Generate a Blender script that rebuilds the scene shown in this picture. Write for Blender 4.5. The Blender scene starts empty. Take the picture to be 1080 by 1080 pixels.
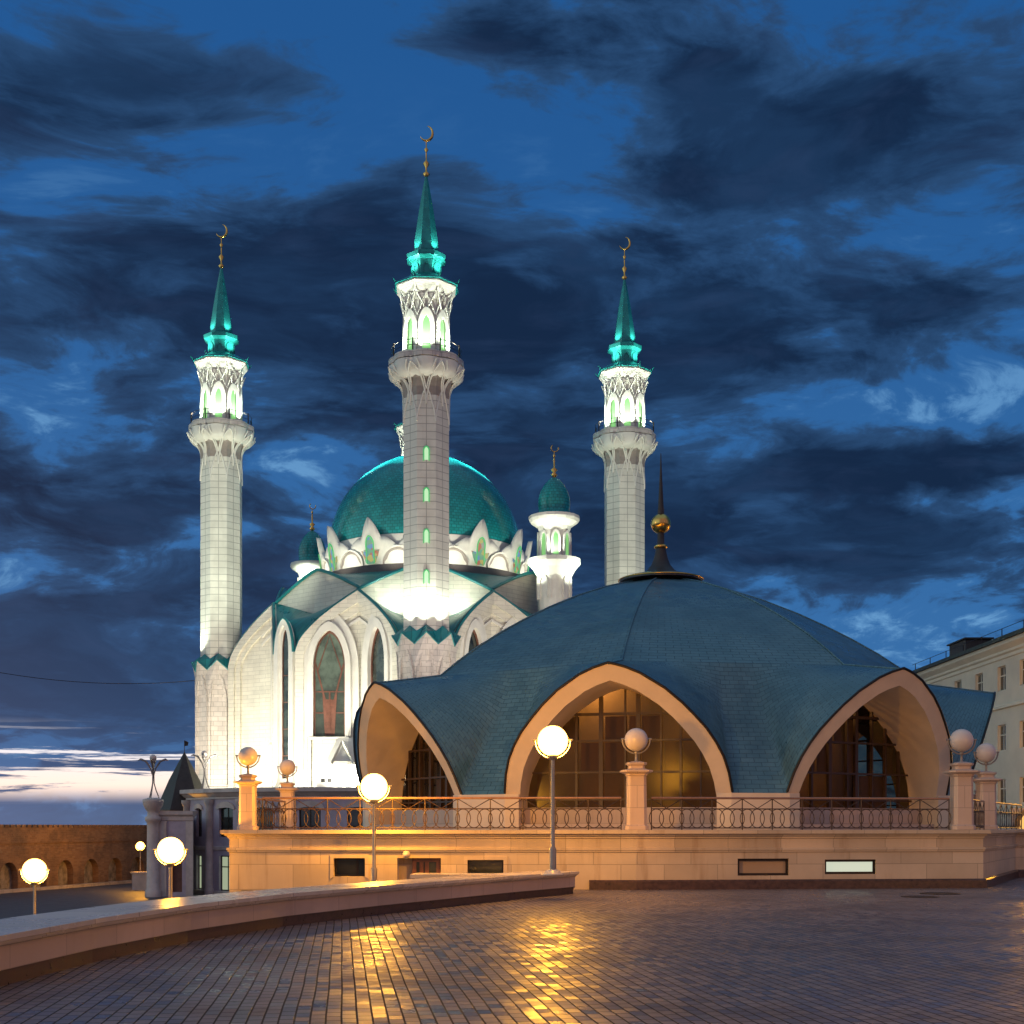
import bpy, math, random
from math import sin, cos, pi, radians as R
from mathutils import Vector, Matrix
random.seed(7)
S = bpy.context.scene
COL = S.collection

# ------------------------------------------------------------------ camera
EYE = 1.55
FPX = 1414.0                      # focal length in pixels of the 1080 px photograph
cd = bpy.data.cameras.new('camera'); cam = bpy.data.objects.new('camera', cd); COL.objects.link(cam)
cam.location = (0, 0, EYE); cam.rotation_euler = (R(90), 0, 0)
cd.sensor_width = 36; cd.sensor_fit = 'HORIZONTAL'; cd.lens = FPX / 1080 * 36
cd.shift_y = (872 - 540) / 1080; cd.clip_start = 0.1; cd.clip_end = 8000
S.camera = cam
S.view_settings.view_transform = 'Standard'; S.view_settings.look = 'None'
S.view_settings.exposure = 0.32; S.view_settings.gamma = 1
S.cycles.use_denoising = True
S.cycles.max_bounces = 6; S.cycles.diffuse_bounces = 3; S.cycles.glossy_bounces = 3; S.cycles.transmission_bounces = 4
S.cycles.transparent_max_bounces = 8; S.cycles.caustics_reflective = False; S.cycles.caustics_refractive = False
S.cycles.sample_clamp_indirect = 4.0

def P(px, py, Y): return Vector(((px - 540) / FPX * Y, Y, EYE + (872 - py) / FPX * Y))

# ------------------------------------------------------------------ node helper
class NT:
    def __init__(s, tree): s.t = tree; s.n = tree.nodes; s.l = tree.links
    def new(s, typ, **kw):
        n = s.n.new(typ)
        for k, v in kw.items(): setattr(n, k, v)
        return n
    def put(s, sock, v):
        if hasattr(v, 'links') or isinstance(v, bpy.types.NodeSocket): s.l.new(v, sock)
        else:
            if isinstance(v, tuple) and len(v) == 3 and sock.type == 'RGBA': v = v + (1,)
            sock.default_value = v
    def m(s, op, a, b=None, c=None, clamp=False):
        n = s.new('ShaderNodeMath', operation=op, use_clamp=clamp); s.put(n.inputs[0], a)
        if b is not None: s.put(n.inputs[1], b)
        if c is not None: s.put(n.inputs[2], c)
        return n.outputs[0]
    def v(s, op, a, b=None):
        n = s.new('ShaderNodeVectorMath', operation=op); s.put(n.inputs[0], a)
        if b is not None: s.put(n.inputs[1], b)
        return n.outputs['Value'] if op in ('DISTANCE', 'DOT_PRODUCT', 'LENGTH') else n.outputs[0]
    def mix(s, f, a, b, mode='MIX'):
        n = s.new('ShaderNodeMix', data_type='RGBA', blend_type=mode); s.put(n.inputs[0], f); s.put(n.inputs[6], a); s.put(n.inputs[7], b)
        return n.outputs[2]
    def rng(s, x, a, b, c=0.0, d=1.0, smooth=True):
        n = s.new('ShaderNodeMapRange', interpolation_type='SMOOTHSTEP' if smooth else 'LINEAR')
        s.put(n.inputs[0], x)
        for i, q in enumerate((a, b, c, d)): n.inputs[i + 1].default_value = q
        return n.outputs[0]
    def noise(s, vec, scale, detail=4, rough=.5, dist=0):
        n = s.new('ShaderNodeTexNoise'); s.put(n.inputs['Vector'], vec); n.inputs['Scale'].default_value = scale
        n.inputs['Detail'].default_value = detail; n.inputs['Roughness'].default_value = rough; n.inputs['Distortion'].default_value = dist
        return n.outputs[0]
    def sep(s, v):
        n = s.new('ShaderNodeSeparateXYZ'); s.put(n.inputs[0], v); return n.outputs
    def com(s, x, y, z):
        n = s.new('ShaderNodeCombineXYZ')
        for i, q in enumerate((x, y, z)): s.put(n.inputs[i], q)
        return n.outputs[0]

# ------------------------------------------------------------------ world: dusk sky with clouds, all by direction
W = bpy.data.worlds.new('World'); S.world = W; W.use_nodes = True
t = NT(W.node_tree); t.n.clear()
SUN_EL, SUN_AZ = -3.0, -28.0       # sun just under the horizon, far left of the view
tc = t.new('ShaderNodeTexCoord'); d = t.v('NORMALIZE', tc.outputs['Generated'])
dx, dy, dz = t.sep(d)
sky = t.new('ShaderNodeTexSky', sky_type='NISHITA', sun_disc=False)
sky.sun_elevation = R(2); sky.sun_rotation = R(SUN_AZ)
zc = t.m('MAXIMUM', dz, 0.0)
# clear twilight colour by elevation
clear = t.mix(t.rng(dz, 0.0, 0.55), (0.032, 0.130, 0.325), (0.012, 0.076, 0.235))
clear = t.mix(t.rng(dz, -0.02, 0.08), (0.075, 0.19, 0.38), clear)
# cloud coordinates: a sheet overhead seen in perspective
den = t.m('ADD', zc, 0.42)
cv = t.com(t.m('DIVIDE', dx, den), t.m('DIVIDE', dy, den), t.m('MULTIPLY', zc, 3.2))
warp = t.new('ShaderNodeTexNoise'); t.put(warp.inputs['Vector'], cv); warp.inputs['Scale'].default_value = 2.2; warp.inputs['Detail'].default_value = 3
cw = t.v('ADD', cv, t.v('MULTIPLY', t.v('SUBTRACT', warp.outputs['Color'], (.5, .5, .5)), (.55, .55, .45)))
n1 = t.noise(cw, 3.0, 9, .58)
n2 = t.noise(cw, 8.5, 9, .60)
n3 = t.noise(t.v('MULTIPLY', d, (5, 5, 13)), 1.8, 9, .62, .5)
dens = t.m('ADD', t.m('MULTIPLY', n1, .54), t.m('MULTIPLY', n2, .46))
dens = t.m('ADD', dens, t.m('MULTIPLY', t.m('SUBTRACT', n3, .5), t.rng(dz, .05, .35, .50, .22)))
# big cloud masses and openings: directions taken from the weather in the photograph
def blob(px, py, rx, ry, amp):
    v = Vector(((px - 540) / FPX, 1, (872 - py) / FPX))
    q = t.com(t.m('DIVIDE', dx, dy), 0.0, t.m('DIVIDE', dz, dy))
    k = t.v('LENGTH', t.v('MULTIPLY', t.v('SUBTRACT', q, (v.x, 0, v.z)), (FPX / rx, 0, FPX / ry)))
    e = t.m('MULTIPLY', t.m('EXPONENT', t.m('MULTIPLY', t.m('MULTIPLY', k, k), -1.0)), amp)
    return t.m('MULTIPLY', e, t.m('GREATER_THAN', dy, 0.0))
BLOBS = [(130, 90, 170, 55, .15), (60, 215, 90, 45, -.13), (330, 160, 140, 45, -.06), (250, 300, 230, 90, .15), (390, 180, 60, 60, .08),
         (520, 330, 130, 130, .12), (100, 400, 150, 60, .02), (40, 440, 80, 40, -.07), (130, 560, 190, 70, .10), (350, 20, 140, 45, -.05), (540, 170, 50, 60, -.08),
         (620, 210, 70, 50, -.10), (500, 40, 130, 40, .09), (700, 90, 120, 40, .03), (860, 140, 170, 65, .15), (930, 255, 130, 30, -.06), (800, 350, 130, 90, .12),
         (1000, 330, 110, 40, .12), (940, 385, 110, 30, .06), (1010, 420, 120, 38, -.08), (1050, 180, 70, 60, -.05), (880, 430, 80, 30, -.10), (790, 490, 55, 45, -.08),
         (900, 490, 130, 24, .14), (960, 530, 120, 14, -.10), (870, 580, 200, 40, .08), (890, 578, 40, 7, -.12), (1050, 470, 60, 25, .10), (1010, 590, 60, 10, -.11),
         (700, 540, 80, 60, .05), (300, 490, 40, 25, -.07), (330, 600, 60, 18, -.08), (30, 610, 60, 22, -.10), (100, 690, 200, 50, .09), (1000, 650, 90, 12, -.10),
         (610, 440, 60, 60, .05), (60, 730, 150, 30, .04)]
bs = None
for b in BLOBS:
    e = blob(*b); bs = e if bs is None else t.m('ADD', bs, e)
dens = t.m('ADD', dens, bs)
cover = t.rng(dens, .440, .508)
thick = t.m('MULTIPLY', t.rng(dens, .47, .62), t.rng(t.noise(cw, 5.5, 7, .6), .36, .60, .68, 1.0))
thin_edge = t.rng(dens, .36, .44)
cloudc = t.mix(thick, (0.018, 0.058, 0.145), (0.0045, 0.0160, 0.047))
cloudc = t.mix(t.m('MULTIPLY', t.rng(n2, .5, .7), .25), cloudc, (0.022, 0.045, 0.11))
col = t.mix(cover, clear, cloudc)
# thin bright wisps in the openings
wisp = t.m('MULTIPLY', t.m('MULTIPLY', t.m('SUBTRACT', 1.0, thin_edge), t.rng(dz, .5, .2, .0, .8)), t.rng(t.noise(cw, 15, 8, .65), .42, .62))
col = t.mix(wisp, col, (0.12, 0.29, 0.52))
# low streaky cloud bank with the afterglow behind it, towards the sunset
az = t.m('ARCTAN2', dx, dy)
streak = t.noise(t.com(t.m('MULTIPLY', az, 2.6), 0.0, t.m('MULTIPLY', dz, 52)), 2.4, 8, .66, .5)
side = t.rng(az, R(-4), R(-13))
band = t.m('MULTIPLY', t.rng(dz, .015, .031), t.rng(dz, .078, .048))
glow = t.m('MULTIPLY', t.m('MULTIPLY', band, side), t.rng(t.m('ADD', streak, t.rng(dz, .02, .060, .09, -.07)), .462, .54))
lowbank = t.mix(t.rng(dz, .0, .05), (0.085, 0.165, 0.32), (0.020, 0.075, 0.19))
col = t.mix(t.m('MULTIPLY', t.m('MULTIPLY', t.rng(dz, .22, .03), side), .55), col, lowbank)
col = t.mix(glow, col, t.mix(t.rng(dz, .025, .055), (0.95, 0.74, 0.62), (0.80, 0.76, 0.78)))
# broad twilight glow of the sky around and behind the viewer
back = t.rng(dy, .25, -.6)
col = t.mix(t.m('MULTIPLY', back, .9), col, (0.230, 0.175, 0.255))
west = t.m('MULTIPLY', t.m('MULTIPLY', t.rng(az, R(-40), R(-75)), t.rng(az, R(-175), R(-140))), t.rng(dz, .95, .3))
col = t.mix(t.m('MULTIPLY', west, .8), col, (0.46, 0.66, 0.70))
col = t.mix(t.m("MULTIPLY", t.rng(dz, .62, .9), .8), col, (0.17, 0.29, 0.40))
skyc = t.v('MULTIPLY', sky.outputs[0], (.0012, .0012, .0012))
col = t.v('ADD', col, skyc)
bg = t.new('ShaderNodeBackground'); t.put(bg.inputs[0], col); bg.inputs[1].default_value = 1.0
wo = t.new('ShaderNodeOutputWorld'); t.l.new(bg.outputs[0], wo.inputs[0])

# faint last light from the sunset side
sd = bpy.data.lights.new('sun', 'SUN'); sd.energy = .06; sd.angle = R(12); sd.color = (1, .72, .6)
sun = bpy.data.objects.new('sun', sd); COL.objects.link(sun)
sun.rotation_euler = Vector((-sin(R(60)), cos(R(60)) * -.6, .12)).to_track_quat('Z', 'Y').to_euler()

# ------------------------------------------------------------------ materials
def mat(name, fn):
    m = bpy.data.materials.new(name); m.use_nodes = True; t = NT(m.node_tree); t.n.clear()
    b = t.new('ShaderNodeBsdfPrincipled'); o = t.new('ShaderNodeOutputMaterial'); t.l.new(b.outputs[0], o.inputs[0])
    fn(t, b, o); return m
def bump(t, b, h, strength=.3, dist=.02, nrm=None):
    n = t.new('ShaderNodeBump'); n.inputs['Strength'].default_value = strength; n.inputs['Distance'].default_value = dist
    t.put(n.inputs['Height'], h)
    if nrm is not None: t.put(n.inputs['Normal'], nrm)
    t.put(b.inputs['Normal'], n.outputs[0]); return n.outputs[0]
def wcoord(t): return t.new('ShaderNodeNewGeometry').outputs['Position']
def uvc(t): return t.new('ShaderNodeTexCoord').outputs['UV']
def plain(name, col, rough=.6, metal=0.0, var=.15, scale=3.0, spec=.5, bumps=0.0):
    def f(t, b, o):
        n = t.noise(wcoord(t), scale, 6, .6)
        k = t.rng(n, .3, .7, 1 - var, 1 + var)
        t.put(b.inputs['Base Color'], t.v('MULTIPLY', t.com(*[float(c) for c in col]), t.com(k, k, k)))
        b.inputs['Roughness'].default_value = rough; b.inputs['Metallic'].default_value = metal; b.inputs['Specular IOR Level'].default_value = spec
        t.put(b.inputs['Roughness'], t.rng(n, .3, .7, max(.03, rough - .08), min(1, rough + .08)))
        if bumps: bump(t, b, t.noise(wcoord(t), scale * 8, 4, .6), bumps, .02)
    return mat(name, f)
def glow_mat(name, col, strength, base=(.8, .8, .8)):
    def f(t, b, o):
        b.inputs['Base Color'].default_value = base + (1,); b.inputs['Emission Color'].default_value = col + (1,); b.inputs['Emission Strength'].default_value = strength
    return mat(name, f)
def brick(t, vec, w, h, mortar, c1=(1, 1, 1), c2=(0, 0, 0), cm=(0, 0, 0), off=.5, smooth=.1):
    n = t.new('ShaderNodeTexBrick'); t.put(n.inputs['Vector'], vec)
    n.offset = off; n.inputs['Scale'].default_value = 1; n.inputs['Brick Width'].default_value = w; n.inputs['Row Height'].default_value = h
    n.inputs['Mortar Size'].default_value = mortar; n.inputs['Mortar Smooth'].default_value = smooth
    t.put(n.inputs['Color1'], c1); t.put(n.inputs['Color2'], c2); t.put(n.inputs['Mortar'], cm)
    return n.outputs
def tiled(name, col, w, h, mortar, joint=.55, rough=.5, var=.1, off=0.0, streak=.15, spec=.5, bs=.25, uv=True, dirt=(.55, .5, .42)):
    def f(t, b, o):
        u = uvc(t)
        br = brick(t, u, w, h, mortar, off=off)
        pos = wcoord(t)
        px, py, pz = t.sep(pos)
        n = t.noise(pos, .7, 6, .62)
        st = t.noise(t.com(t.m('MULTIPLY', px, 2.2), t.m('MULTIPLY', py, 2.2), t.m('MULTIPLY', pz, .22)), 1.6, 6, .62)
        tone = t.rng(br[0], 0.0, 1.0, 1 - var, 1 + var, False)
        tone = t.m('MULTIPLY', tone, t.rng(n, .3, .7, .88, 1.06))
        c = t.v('MULTIPLY', t.com(*[float(x) for x in col]), t.com(tone, tone, tone))
        c = t.mix(t.m('MULTIPLY', t.rng(st, .52, .75), streak), c, tuple(a * d for a, d in zip(col, dirt)))
        c = t.mix(t.m('MULTIPLY', br[1], joint), c, tuple(a * .25 for a in col))
        t.put(b.inputs['Base Color'], c); t.put(b.inputs['Roughness'], t.rng(n, .3, .7, rough - .08, rough + .1)); b.inputs['Specular IOR Level'].default_value = spec
        bump(t, b, t.m('ADD', t.m('MULTIPLY', br[1], -1.0), t.m('MULTIPLY', t.noise(pos, 14, 4), .15)), bs, .02)
    return mat(name, f)

M = {}
M['marble'] = tiled('white_marble_cladding', (.72, .69, .58), 1.5, .36, .020, joint=.30, rough=.42, var=.05, off=.5, streak=.18)
M['shaft'] = tiled('white_shaft_cladding', (.68, .66, .58), .80, .62, .030, joint=.6, rough=.42, var=.05, off=0, streak=.12)
M['white'] = plain('white_stone_trim', (.74, .72, .65), .45, var=.06, scale=1.2, bumps=.08)
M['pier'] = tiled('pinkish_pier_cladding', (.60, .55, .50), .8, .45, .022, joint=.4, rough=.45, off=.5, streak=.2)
M['shade_stone'] = plain('shade_darkened_brown_stone', (.30, .26, .23), .5, var=.1)  # brownish stone, darkened further so recess shade sits in the colour
M['mullion'] = plain('dark_brown_mullion', (.055, .028, .018), .4, var=.15)
M['lead'] = plain('dark_lead_sheet', (.07, .075, .09), .3, .6, var=.2)
M['tealroof'] = tiled('teal_metal_roof', (.015, .205, .215), .55, 30.0, .025, joint=.6, rough=.34, var=.12, streak=.25, bs=.6)
M['tealmetal'] = plain('teal_spire_metal', (.015, .26, .25), .28, .25, var=.15, scale=2)
M['dome'] = tiled('teal_dome_tiles', (.012, .300, .300), .34, .28, .026, joint=.4, rough=.17, var=.18, off=.5, streak=.1, bs=.5)
M['gold'] = plain('gilded_metal', (.75, .45, .12), .22, 1.0, var=.05)
M['darkmetal'] = plain('dark_iron', (.035, .026, .022), .42, .6, var=.2)
M['rail'] = plain('brown_painted_iron', (.060, .034, .026), .40, .2, var=.2, scale=8)
M['railtop'] = plain('rose_painted_handrail', (.30, .17, .12), .35, .2, var=.1, scale=8)
M['frame_brown'] = plain('reddish_brown_window_frame', (.14, .055, .035), .45, var=.2)
M['sand'] = tiled('sand_limestone_slabs', (.58, .46, .33), 1.35, .62, .008, joint=.45, rough=.42, var=.13, off=.5, streak=.6, bs=.2, dirt=(.60, .50, .40))
M['pinkstone'] = tiled('pinkish_sand_limestone', (.56, .42, .34), 1.35, .55, .008, joint=.35, rough=.42, var=.08, off=.5, streak=.3, bs=.15, dirt=(.6, .5, .42))
M['granite'] = plain('dark_red_granite', (.075, .040, .032), .35, var=.35, scale=9, bumps=.1)
M['cope'] = tiled('pale_stone_coping', (.56, .49, .43), 1.2, 3.0, .010, joint=.6, rough=.28, var=.10, streak=.3, bs=.2, dirt=(.55, .5, .45))
M['lilac'] = plain('grey_lilac_plaster', (.42, .39, .48), .6, var=.14, scale=.9, bumps=.1)
M['lilacstone'] = plain('grey_stone_cornice', (.50, .46, .44), .55, var=.16, scale=1.2, bumps=.15)
M['cream'] = plain('cream_plaster', (.66, .57, .46), .7, var=.08, scale=.5, bumps=.06)
M['creamtrim'] = plain('cream_moulding', (.70, .62, .50), .65, var=.06, scale=.9)
M['greenroof'] = plain('dark_green_sheet_roof', (.020, .040, .030), .45, .3, var=.2)
M['slate'] = plain('dark_slate_roof', (.030, .026, .026), .55, var=.35, scale=2.5, bumps=.2)
M['arch_sand'] = plain('peach_painted_arch', (.74, .58, .42), .5, var=.06, scale=1.5, bumps=.05)
M['pole'] = plain('grey_painted_pole', (.26, .24, .24), .4, .3, var=.1, scale=6)
M['globe_off'] = plain('unlit_frosted_globe', (.62, .54, .50), .35, var=.05, spec=.5)
M['asphalt'] = plain('asphalt', (.050, .048, .055), .6, var=.3, scale=1.5, bumps=.3)
M['equip'] = plain('white_painted_box', (.80, .79, .74), .5, var=.03)
M['louver'] = plain('black_vent', (.02, .02, .02), .6)
M['dringroof'] = plain('dark_ring_roof', (.10, .085, .08), .5, var=.2)
M['int_wall'] = plain('warm_interior_wall', (.30, .20, .12), .7, var=.2, scale=.8)
M['blind'] = plain('beige_interior_panel', (.42, .30, .20), .7, var=.1, scale=.8)
def f(t, b, o):   # frosted globe: glows, and lets most of its bulb's light out
    b.inputs['Base Color'].default_value = (.04, .03, .02, 1); b.inputs['Emission Color'].default_value = (1, .58, .16, 1); b.inputs['Emission Strength'].default_value = 7.0
    tr = t.new('ShaderNodeBsdfTransparent'); mx = t.new('ShaderNodeMixShader'); mx.inputs[0].default_value = .6; t.l.new(b.outputs[0], mx.inputs[1]); t.l.new(tr.outputs[0], mx.inputs[2]); t.l.new(mx.outputs[0], o.inputs[0])
M['globe_on'] = mat('lit_frosted_globe', f)
M['globe_far'] = M['globe_on']
M['greenlit'] = glow_mat('green_lit_glass', (.30, .75, .22), .55, (.1, .2, .1))
M['greenline'] = glow_mat('green_neon_edge', (.05, .55, .16), .55, (.1, .2, .1))
M['palelit'] = glow_mat('pale_lit_pane', (.60, .95, .55), .62, (.2, .3, .2))
M['litroom'] = glow_mat('lit_room_pane', (.62, .72, .46), .42, (.2, .2, .2))
M['litpanel'] = glow_mat('lit_basement_pane', (.72, .80, .62), .62, (.2, .2, .2))
M['warmlit'] = glow_mat('warm_lit_doorway', (1.0, .55, .14), .8, (.3, .2, .1))
M['yelpane'] = glow_mat('yellow_lit_pane', (.9, .75, .25), .45, (.2, .2, .2))

def f(t, b, o):
    u = uvc(t); v = t.new('ShaderNodeTexVoronoi'); t.put(v.inputs['Vector'], u); v.inputs['Scale'].default_value = 2.6
    c = t.new('ShaderNodeSeparateColor'); t.put(c.inputs[0], v.outputs['Color'])
    k = t.mix(t.rng(c.outputs[0], .35, .5), (.75, .62, .12), (.12, .50, .30)); k = t.mix(t.rng(c.outputs[1], .72, .78), k, (.65, .14, .04)); k = t.mix(t.rng(c.outputs[2], .75, .8), k, (.10, .35, .75))
    b.inputs['Base Color'].default_value = (.1, .1, .1, 1); t.put(b.inputs['Emission Color'], k); b.inputs['Emission Strength'].default_value = .42
M['stained'] = mat('stained_glass', f)

def f(t, b, o):   # dark reflective glass that lets some of the room show
    b.inputs['Base Color'].default_value = (.018, .014, .012, 1); b.inputs['Roughness'].default_value = .20; b.inputs['Specular IOR Level'].default_value = .5
    bump(t, b, t.noise(wcoord(t), .9, 2), .05, .05)
    tr = t.new('ShaderNodeBsdfTransparent'); tr.inputs[0].default_value = (.62, .52, .42, 1)
    mx = t.new('ShaderNodeMixShader'); mx.inputs[0].default_value = .72; t.l.new(b.outputs[0], mx.inputs[1]); t.l.new(tr.outputs[0], mx.inputs[2]); t.l.new(mx.outputs[0], o.inputs[0])
M['glass'] = mat('tinted_glazing', f)
def f(t, b, o):
    n = t.noise(wcoord(t), .8, 4, .6)
    t.put(b.inputs['Base Color'], t.mix(t.rng(n, .35, .65), (.012, .016, .016), (.05, .06, .05))); b.inputs['Roughness'].default_value = .08; b.inputs['Specular IOR Level'].default_value = .8
M['darkglass'] = mat('dark_window_glass', f)
def f(t, b, o):   # mosque hall glass: pale green vault inside, partly lit
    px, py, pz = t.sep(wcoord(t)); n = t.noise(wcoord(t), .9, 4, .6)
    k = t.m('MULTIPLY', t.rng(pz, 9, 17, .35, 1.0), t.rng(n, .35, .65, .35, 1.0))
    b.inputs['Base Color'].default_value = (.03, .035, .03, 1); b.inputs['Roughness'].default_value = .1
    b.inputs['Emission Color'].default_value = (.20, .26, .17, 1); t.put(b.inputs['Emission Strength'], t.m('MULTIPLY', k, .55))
M['hallglass'] = mat('prayer_hall_glass', f)

def f(t, b, o):   # block paving, joints run away from the viewer
    x, y, z = t.sep(wcoord(t)); a = math.atan(.127); ca, sa = cos(a), sin(a)
    u = t.m('ADD', t.m('MULTIPLY', x, -sa), t.m('MULTIPLY', y, ca)); v = t.m('ADD', t.m('MULTIPLY', x, ca), t.m('MULTIPLY', y, sa))
    pos = wcoord(t)
    wob = t.noise(pos, .35, 3); v2 = t.m('ADD', v, t.m('MULTIPLY', t.m('SUBTRACT', wob, .5), .035))
    br = brick(t, t.com(u, v2, 0.0), .235, .125, .009, c1=(1, 1, 1), c2=(0, 0, 0), cm=(.5, .5, .5), smooth=.25)
    br2 = brick(t, t.com(t.m('ADD', u, 40.185), v2, 0.0), .235, .125, .009, c1=(1, 1, 1), c2=(0, 0, 0), cm=(.5, .5, .5), smooth=.25)
    tone = br[0]; n = t.noise(pos, .5, 6, .6); n2 = t.noise(pos, 22, 4, .6)
    c = t.mix(tone, (.150, .134, .160), (.240, .200, .208)); c = t.mix(t.rng(n, .42, .68, 0, .55), c, (.11, .085, .08))
    c = t.mix(t.rng(t.noise(pos, 1.7, 7, .7), .56, .66, 0, .45), c, (.075, .060, .062)); c = t.mix(br[1], c, (.020, .017, .018)); t.put(b.inputs['Base Color'], c)
    t.put(b.inputs['Roughness'], t.m('ADD', t.m('ADD', t.rng(tone, 0, 1, .26, .54), t.m('MULTIPLY', br[1], .35)), t.rng(n, .35, .7, -.03, .10)))
    b.inputs['Specular IOR Level'].default_value = .21
    # every block lies a touch tilted
    tl = t.v('MULTIPLY', t.com(t.m('SUBTRACT', br2[0], .5), t.m('SUBTRACT', tone, .5), 0.0), (.12, .20, 0))
    nn = t.v('NORMALIZE', t.v('ADD', t.new('ShaderNodeNewGeometry').outputs['Normal'], tl))
    bump(t, b, t.m('ADD', t.m('MULTIPLY', br[1], -1.0), t.m('ADD', t.m('MULTIPLY', n2, .25), t.m('MULTIPLY', t.noise(pos, 5, 3), .3))), .5, .012, nn)
M['paving'] = mat('block_paving', f)

def f(t, b, o):   # pavilion roof: small blue-teal shingles
    u = uvc(t); br = brick(t, u, .34, .15, .008, off=.5); pos = wcoord(t); n = t.noise(pos, .8, 6, .6)
    tone = t.rng(br[0], 0, 1, .88, 1.12, False)
    c = t.v('MULTIPLY', t.mix(t.rng(n, .3, .7), (.072, .168, .215), (.100, .208, .255)), t.com(tone, tone, tone))
    px, py, pz = t.sep(pos); us, vs, _ = t.sep(u)
    stn = t.noise(t.com(t.m('MULTIPLY', us, 2.4), t.m('MULTIPLY', vs, .22), 0.0), 1.3, 7, .65); blot = t.noise(pos, .33, 7, .7)
    c = t.mix(t.rng(stn, .50, .72, 0, .38), c, (.085, .165, .195)); c = t.mix(t.rng(blot, .5, .7, 0, .40), c, (.025, .075, .120))
    c = t.mix(t.m('MULTIPLY', br[1], .62), c, (.012, .035, .06)); t.put(b.inputs['Base Color'], c)
    t.put(b.inputs['Roughness'], t.m('ADD', t.rng(br[0], 0, 1, .26, .46), t.rng(blot, .3, .7, -.05, .10))); b.inputs['Metallic'].default_value = .25
    bump(t, b, t.m('ADD', t.m('MULTIPLY', br[1], -1.0), t.m('MULTIPLY', br[0], .25)), .45, .012)
M['shingle'] = mat('blue_metal_shingles', f)

def f(t, b, o):   # old fortress brick
    u = uvc(t); br = brick(t, u, .5, .16, .012, off=.5); pos = wcoord(t); n = t.noise(pos, .45, 7, .65)
    c = t.mix(br[0], (.30, .16, .075), (.42, .24, .12)); c = t.mix(t.rng(n, .4, .7, 0, .8), c, (.12, .075, .05)); c = t.mix(t.m('MULTIPLY', br[1], .6), c, (.30, .24, .17))
    t.put(b.inputs['Base Color'], c); b.inputs['Roughness'].default_value = .85; bump(t, b, t.noise(pos, 6, 5), .5, .06)
M['oldbrick'] = mat('old_brick', f)
M['rubble'] = plain('pale_rubble_infill', (.36, .30, .22), .85, var=.5, scale=1.6, bumps=.6)
M['ground'] = plain('ground', (.045, .043, .050), .6, var=.3, scale=.4, bumps=.2)

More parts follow.
